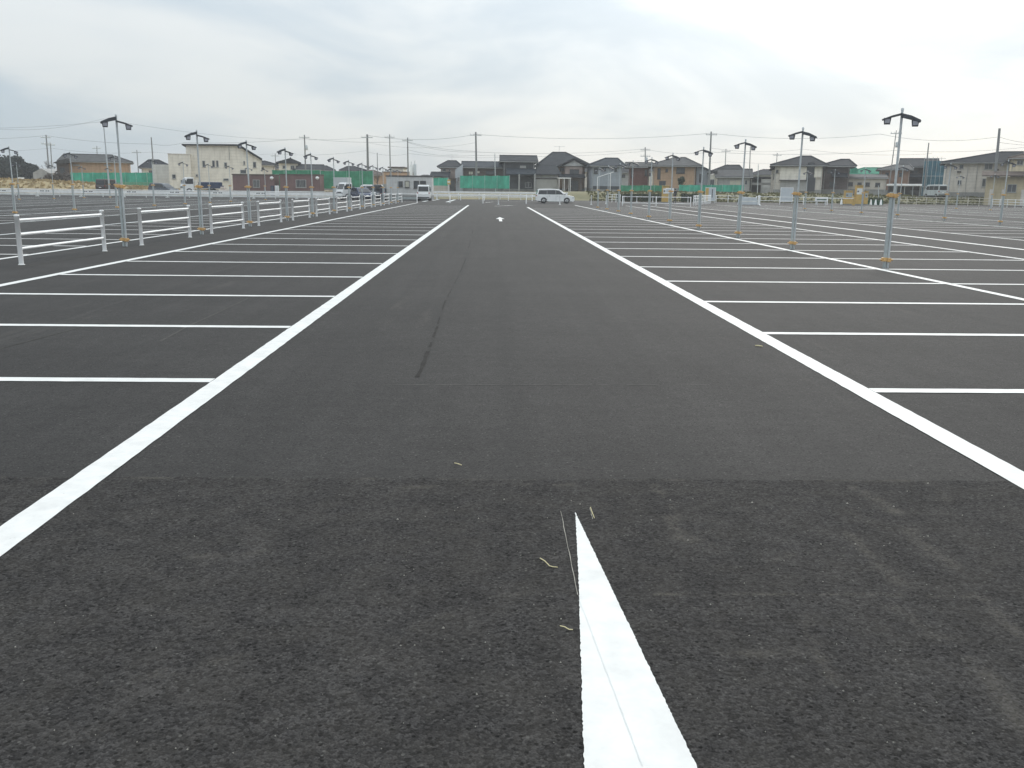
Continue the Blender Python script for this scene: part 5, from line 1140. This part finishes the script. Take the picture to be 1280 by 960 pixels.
car('white minivan parked side-on across the far end of the aisle, facing right', 'minivan', p.x, p.y+.8, 0, 0.02, 'minivan', 'carwhite')
car('navy hatchback parked nose-out beside the small white flatbed truck, left of the grey cabin', 'car', at(452, 242, 112).x, 112, 0, R(-62), 'hatch', 'carblue')
a = at(463, 240, 121); car('white van parked behind the navy hatchback', 'van', a.x, 121, 0, R(185), 'keivan', 'carwhite')
a = at(478, 240, 117); c_ = car('grey car with its raised tailgate against the left end of the grey cabin', 'car', a.x, 118.5, 0, R(75), 'hatch', 'cargrey')
MB().add([(-1.5, -.62, 1.42), (-1.5, .62, 1.42), (-2.35, .58, 1.86), (-2.35, -.58, 1.86), (-1.5, -.62, 1.36), (-1.5, .62, 1.36), (-2.35, .58, 1.80), (-2.35, -.58, 1.80)], [(0, 1, 2, 3), (7, 6, 5, 4), (0, 4, 5, 1), (1, 5, 6, 2), (2, 6, 7, 3), (3, 7, 4, 0)]).build('tailgate', 'cargrey', c_)
a = at(529.5, 240, 112); car('white kei van seen from behind in front of the grey cabin', 'van', a.x, 113.3, 0, R(90), 'keivan', 'carwhite')
a = at(137, 235, 134); car('dark brown van seen from behind below the left teal mesh fence', 'van', a.x, 133.2, bank_z(a.x, 133.2)-.02, R(80), 'keivan', 'carbrown')
a = at(194, 235, 130); car('slate blue-grey minivan left of the white-cabbed truck', 'minivan', a.x, 133.2, bank_z(a.x, 133.2)-.02, R(-25), 'minivan', 'carslate')
a = at(1170, 240, 136); zc = bank_z(a.x, 137)
car('pale kei van seen from behind, left of the long beige building', 'van', a.x, 136.2, max(zc, .9), R(102), 'keivan', 'truckgrey')
# box truck
def truck(label, X, Y, heading, kind):
    o = thing('parked_truck', label, 'truck', (X, Y, max(0, bank_z(X, Y)) if kind == 'crane' else 0), None, heading)
    W = 1.7
    if kind == 'crane': o.scale = (1.15, 1.15, 1.15)
    fr = MB().box(-2.4, 2.1, -.35, .35, .38, .55).build('chassis', 'blackmetal', o)
    cabp = [(1.0, .42), (2.25, .42), (2.30, .95), (2.22, 1.22), (1.88, 1.98), (1.72, 2.05), (1.02, 2.05)]
    c = MB().prism(cabp, -W/2, W/2).build('cab', 'carwhite', o, bevel=.05)
    end_glass(c, 'windscreen', 2.21, 1.26, 1.92, 1.90, .72, .68, 1)
    for s in (-1, 1):
        MB().add([(1.12, s*(W/2+.01), 1.25), (2.05, s*(W/2+.01), 1.25), (1.80, s*(W/2+.01), 1.86), (1.12, s*(W/2+.01), 1.88), (1.12, s*(W/2-.02), 1.25), (2.05, s*(W/2-.02), 1.25), (1.80, s*(W/2-.02), 1.86), (1.12, s*(W/2-.02), 1.88)],
                 [(0, 1, 2, 3), (7, 6, 5, 4), (0, 4, 5, 1), (1, 5, 6, 2), (2, 6, 7, 3), (3, 7, 4, 0)]).build('side_window', 'carglass', c)
        MB().box(2.18, 2.33, s*.45, s*.8, .72, .88).build('headlight', 'headlight', c, bevel=.02)
        MB().box(2.0, 2.12, s*(W/2+.05), s*(W/2+.25), 1.35, 1.7).build('mirror', 'blackmetal', c, bevel=.02)
        MB().box(1.10, 1.12, s*(W/2-.01), s*(W/2+.006), .5, 1.95).build('door_gap', 'blackmetal', c)
        for x in (1.62, -1.35): wheel(o, x, s*(W/2+.0), .34, s); arch(c if x > 0 else fr, x, s*(W/2), .34, s)
    MB().box(2.26, 2.36, -.8, .8, .36, .6).build('bumper', 'dirtywhite', c, bevel=.03); MB().box(2.29, 2.315, -.55, .55, .78, .95).build('grille', 'blackmetal', c)
    if kind == 'box':
        bx = MB().box(-2.35, .92, -.92, .92, .72, 2.72).build('cargo_box', 'truckgrey', o, bevel=.03)
        rb = MB()
        for s in (-1, 1):
            for k in range(5): xx = -2.1+k*.7; rb.box(xx, xx+.04, s*.922, s*.94, .8, 2.62)
            rb.box(-2.33, .9, s*.922, s*.945, 2.64, 2.70)
        rb.build('box_ribs', 'dirtywhite', bx)
    elif kind == 'flat':
        MB().box(-2.3, .95, -.80, .80, .62, .70).build('flatbed', 'dirtywhite', o)
        for s in (-1, 1): MB().box(-2.3, .95, s*.81, s*.84, .64, .98).build('side_gate', 'carwhite', o)
        MB().box(-2.33, -2.30, -.8, .8, .64, .98).build('tail_gate', 'carwhite', o); MB().box(.93, .97, -.7, .7, .72, 1.6).build('head_board', 'dirtywhite', o)
    else:
        MB().box(-2.6, .55, -.85, .85, .72, .80).build('flatbed', 'truckgrey', o)
        for s in (-1, 1): MB().box(-2.6, .55, s*.86, s*.9, .74, 1.08).build('side_gate', 'carblue', o)
        MB().box(-2.5, .1, -.75, .75, .805, 1.5).build('load_sheet', 'bluetarp', o, bevel=.12)
        MB().box(.58, .95, -.8, .8, .74, 1.75).build('head_board', 'w_cream', o)
    return o
a = at(429.5, 240, 122); truck('box truck seen from behind, its tall pale grey cargo box against the bright green mesh', a.x, 122, R(90), 'box')
a = at(438, 240, 114); truck('small white flatbed truck with its cab facing left in front of the grey cargo box', a.x+.6, 114.5, R(180+38), 'flat')
a = at(235, 236, 133); truck('white-cabbed truck with a blue sheeted load standing before the cream building', a.x+1.7, 133.4, R(180+32), 'crane')
a = at(281, 235, 130); b = at(290.5, 235, 130); a0 = at(273, 235, 130)
o = thing('wrapped_pallet', 'pale wrapped pallet load right of the blue sheeted truck', 'pallet', (a.x, 130, 0))
MB().box(a0.x, b.x, 129.6, 130.8, .0, .14).build('pallet', 'soil', o); MB().box(a0.x+.1, b.x-.1, 129.7, 130.7, .145, 1.0).box(a0.x+.3, a.x, 129.8, 130.6, 1.002, 1.35).build('load', 'palepink', o, bevel=.1)

# ------------------------------------------------------------------ person by the ticket machine
def person(u, vb, H, label, coat, trousers, face_to=0.0):
    p = gk(u, vb, 113); X, Y = p.x, p.y; k = H/1.72
    o = thing('person', label, 'person', (X, Y, 0), None, face_to if face_to else 1e-6)
    J = [(0, 0, .92, .135), (0, .0, 1.12, .125), (0, 0, 1.36, .135), (0, -.01, 1.47, .06), (0, -.02, 1.53, .058), (0, -.02, 1.60, .085), (0, -.02, 1.68, .075),
         (.18, 0, 1.38, .062), (.25, 0, 1.12, .048), (.24, -.10, .90, .036), (-.18, 0, 1.38, .062), (-.25, .02, 1.12, .048), (-.27, -.06, .88, .036),
         (.095, 0, .88, .09), (.11, -.02, .48, .062), (.12, .02, .08, .042), (.13, -.13, .04, .034), (-.095, 0, .88, .09), (-.13, -.04, .48, .062), (-.16, .04, .08, .042), (-.17, -.11, .04, .034),
         (.24, -.14, .82, .03), (-.27, -.09, .80, .03)]
    E_ = [(0, 1), (1, 2), (2, 3), (3, 4), (4, 5), (5, 6), (2, 7), (7, 8), (8, 9), (2, 10), (10, 11), (11, 12), (0, 13), (13, 14), (14, 15), (15, 16), (0, 17), (17, 18), (18, 19), (19, 20), (9, 21), (12, 22)]
    me = bpy.data.meshes.new('body'); me.from_pydata([(a*k, b*k, c*k) for a, b, c, r in J], E_, [])
    ob = bpy.data.objects.new('body', me); COL.objects.link(ob); ob.parent = o
    sm = ob.modifiers.new('skin', 'SKIN'); sd = me.skin_vertices[0].data if me.skin_vertices else None
    if sd is None:
        bm = bmesh.new(); bm.from_mesh(me); bm.verts.layers.skin.verify(); bm.to_mesh(me); bm.free(); sd = me.skin_vertices[0].data
    for i, q in enumerate(J): sd[i].radius = (q[3]*k, q[3]*k*(.75 if i in (0, 1, 2) else 1))
    sd[0].use_root = True
    ob.modifiers.new('sub', 'SUBSURF').levels = 1
    # clothing colours by height on the one continuous body
    m, t, b = newmat('clothed body'); tcn = t.nodes.new('ShaderNodeTexCoord'); sp = t.nodes.new('ShaderNodeSeparateXYZ'); t.links.new(tcn.outputs['Object'], sp.inputs[0])
    cr = t.nodes.new('ShaderNodeValToRGB'); cr.color_ramp.interpolation = 'CONSTANT'; dv = t.nodes.new('ShaderNodeMath'); dv.operation = 'DIVIDE'; dv.inputs[1].default_value = 1.8*k
    t.links.new(sp.outputs[2], dv.inputs[0]); t.links.new(dv.outputs[0], cr.inputs[0])
    el = cr.color_ramp.elements; el[0].position = 0; el[0].color = (.015, .015, .015, 1); el[1].position = .06; el[1].color = (*trousers, 1)
    for pos, c in ((.44, (.40, .25, .18)), (.478, coat), (.835, (.42, .27, .2))): e = el.new(pos); e.color = (*c, 1)
    t.links.new(cr.outputs[0], b.inputs['Base Color']); b.inputs['Roughness'].default_value = .85
    me.materials.append(m)
    hd = MB()
    hd.lathe((0, .0, 1.64*k), [(.09*k, 0), (.097*k, .04*k), (.085*k, .085*k), (.04*k, .115*k)], 14); hd.build('hair', 'hair', o)
    for s in (-1, 1):
        for f in range(4): MB().path([((s*.25+.012*(f-1.5))*k, -.13*k, .80*k), ((s*.25+.014*(f-1.5))*k, -.15*k, .76*k), ((s*.25+.014*(f-1.5))*k, -.145*k, (.725+.006*(f % 2))*k)], .008*k, 5).build('finger', 'skin', o)
        MB().path([((s*.235)*k, -.14*k, .83*k), ((s*.21)*k, -.165*k, .80*k), ((s*.212)*k, -.17*k, .775*k)], .009*k, 5).build('thumb', 'skin', o)
    return o
person(843.5, 251.0, 1.72, 'person in dark clothes standing right of the orange ticket machine', (.02, .022, .032), (.035, .035, .045), R(20))
person(476.5, 247.0, 1.65, 'person in dark clothes standing at the left end of the grey cabin', (.02, .025, .05), (.05, .06, .09), R(-30))

# ------------------------------------------------------------------ trees, shrubs
def leafy(name, label, cat, X, Y, z0, h, w, m, n=900, trunk=True, leaf=.22, group=None, seed=0, dense=1.0):
    rnd = random.Random(seed*13+5)
    o = thing(name, label, cat, (X, Y, z0), group)
    if trunk:
        tb = MB(); tb.tube((X, Y, z0-.3), (X+.1, Y, z0+h*.55), .05*h*.5, .02*h*.5, 8)
        for k in range(6):
            a = rnd.uniform(0, 6.28); tb.tube((X+.05, Y, z0+h*(.25+.06*k)), (X+math.cos(a)*w*.32, Y+math.sin(a)*w*.32, z0+h*(.5+.06*k)), .02*h*.4, .01, 5)
        tb.build('trunk', 'bark', o)
    cl = []
    for k in range(int(9*dense)+3):
        a = rnd.uniform(0, 6.28); q = rnd.uniform(0, .36)*w; zz = rnd.uniform(.28, .86) if trunk else rnd.uniform(.15, .75)
        cl.append((X+math.cos(a)*q*(1.15-zz*.5), Y+math.sin(a)*q, z0+h*zz, rnd.uniform(.14, .24)*w*(1.25-zz*.5)))
    mb = MB()
    for k in range(n):
        c = rnd.choice(cl); d = Vector((rnd.gauss(0, 1), rnd.gauss(0, 1), rnd.gauss(0, .8))).normalized()*c[3]*rnd.uniform(.55, 1.05)
        p = Vector(c[:3])+d
        if p.z < z0+.02: continue
        u = Vector((rnd.gauss(0, 1), rnd.gauss(0, 1), rnd.gauss(0, .6))).normalized()*leaf*rnd.uniform(.6, 1.3); v = u.cross(Vector((rnd.gauss(0, 1), rnd.gauss(0, 1), rnd.gauss(0, 1)))).normalized()*leaf*.7
        mb.add([p-u, p+v*.8, p+u, p-v], [(0, 1, 2, 3)])
    mb.build('crown', m, o, fix=False)
    return o
def bare(label, X, Y, z0, h, seed):
    rnd = random.Random(seed); o = thing('bare_tree', label, 'tree', (X, Y, z0)); tb = MB(); tw = MB()
    def br(p, d, l, r, lev):
        q = p+d*l
        (tb if lev < 2 else tw).tube(p, q, r, r*.6, 5, caps=False)
        if lev < 5:
            for k in range(3 if lev else 4):
                nd = (d+Vector((rnd.uniform(-.7, .7), rnd.uniform(-.7, .7), rnd.uniform(-.1, .5)))).normalized(); br(q-d*l*rnd.uniform(0, .3), nd, l*rnd.uniform(.6, .8), r*.55, lev+1)
    br(Vector((X, Y, z0-.2)), Vector((0, 0, 1)), h*.30, h*.022, 0)
    tb.build('trunk', 'bark', o, fix=False); tw.build('crown', 'tree_bare', o, fix=False)
lt = ['dark evergreen tree at the left edge of the picture, leftmost of the dark grove', 'dark evergreen tree in the left grove, second from the left', 'dark evergreen tree in the left grove with the highest top', 'low dark tree at the right end of the left grove', 'dark tree in the left grove just left of its right end']
for i, (u, vt, w_, Y) in enumerate(((-12, 196, 7, 205), (3, 198, 6, 200), (15, 198, 6, 203), (40, 206, 4.2, 206), (29, 204, 5, 208))):
    a = at(u, vt, Y); leafy('evergreen_tree', lt[i], 'tree', a.x, Y, 1.6, a.z-1.2, w_, 'tree_dark', 1500, True, .42, 'dark grove at the far left', i, 1.6)
sh_l = ['dark shrub below the pair of poles on the far left', 'dark shrub left of the orange-brown house corner', 'dark shrub in front of the orange-brown house porch', 'low dark shrub at the start of the left teal mesh']
for i, (u, vt, w_, Y) in enumerate(((61, 219, 3, 155), (70, 217, 3, 152), (77, 216, 3.5, 153), (85, 219, 3, 152))):
    a = at(u, vt, Y); z0 = bank_z(a.x, Y)-.1; leafy('shrub', sh_l[i], 'shrub', a.x, Y, z0, max(1.0, a.z-z0), w_, 'tree_bare', 500, False, .20, 'dark shrubs below the orange-brown house', 20+i)
a = at(853, 218, 148); leafy('pine_tree', 'small dark garden pine beside the orange ticket machine', 'tree', a.x, 148, .9, a.z-.9, 2.4, 'hedge', 800, True, .15, None, 31)
a = at(838, 228, 146); leafy('shrub', 'small dark bush just left of the garden pine', 'shrub', a.x-.5, 146, .9, 1.6, 1.6, 'hedge', 350, False, .13, None, 32)
a = at(472, 214, 150); bare('bare brown tree left of the grey cabin', a.x, 150, .8, a.z-.2, 3)
a = at(57, 196, 180); bare('pale bare tree beside the pair of poles on the far left', a.x, 182, 1.5, a.z-1.0, 9)
a = at(705, 226, 148); leafy('shrub', 'small garden bush under the white carport', 'shrub', a.x+1, 150.5, .9, 1.5, 1.4, 'tree_bare', 300, False, .13, None, 40)
# low dark hedge strip right of the minivan
for i, (u0, u1) in enumerate(((771, 800), (801, 829), (852, 872))):
    Y = 126; a = at(u0, 241, Y); b = at(u1, 241, Y); o = thing('hedge', ['low dark green hedge right of the minivan', 'low dark green hedge just left of the orange ticket machine', 'low dark green hedge right of the dark-clad person'][i], 'hedge', (a.x, Y, 0))
    mb = MB()
    for k in range(1500):
        p = Vector((random.uniform(a.x, b.x), Y+random.uniform(-.4, .4), random.uniform(0.0, max(.35, a.z*.9)))); s = .10
        u_ = Vector((random.gauss(0, 1), random.gauss(0, 1), random.gauss(0, 1))).normalized()*s; v_ = u_.cross(Vector((random.gauss(0, 1), random.gauss(0, 1), 1))).normalized()*s*.7
        mb.add([p-u_, p+v_, p+u_, p-v_], [(0, 1, 2, 3)])
    mb.build('foliage', 'hedge', o, fix=False)
    MB().box(a.x, b.x, Y-.3, Y+.3, -.02, .06).build('soil_bed', 'soil', o)
# distant greenhouse-like roof and pale sign on the far left
a = at(41, 216, 165); b = at(62, 213.5, 165); o = thing('greenhouse', 'low pale greenhouse roof behind the dry bank on the far left', 'greenhouse', (a.x, 168, 1.8))
MB().prism([(a.x, 1.2), (b.x, 1.2), (b.x, b.z-.4), ((a.x+b.x)/2, b.z+.4), (a.x, a.z)], 165, 173).build('cover', 'w_grey', o); MB().box(a.x, b.x, 164.93, 164.99, a.z-1.2, a.z-1.0).build('frame_rail', 'alu', o)
a = at(22, 222.5, 150); b = at(30, 222.5, 150); o = thing('sign_panel', 'small white sign low on the dry bank at the far left', 'sign', (a.x, 150, 2)); MB().box(a.x, b.x, 150, 150.05, a.z-.2, a.z+.1).build('panel', 'white', o)
for q in (.15, .85): xx = a.x+(b.x-a.x)*q; MB().box(xx-.03, xx+.03, 150.053, 150.1, .5, a.z+.05).build('leg', 'galv', o)

# ------------------------------------------------------------------ thin winter haze over the plain
hz = MB().box(-4700, 4700, -4700, 4700, -1.1, 17.0).build('haze', 'wire', None, kind='stuff')
m = bpy.data.materials.new('haze air'); m.use_nodes = True; t = m.node_tree; t.nodes.clear()
ho = t.nodes.new('ShaderNodeOutputMaterial'); hv = t.nodes.new('ShaderNodeVolumePrincipled')
hv.inputs['Color'].default_value = (0.93, 0.95, 0.97, 1); hv.inputs['Density'].default_value = 0.0006; hv.inputs['Anisotropy'].default_value = 0.3
t.links.new(hv.outputs[0], ho.inputs['Volume']); hz.data.materials.clear(); hz.data.materials.append(m)
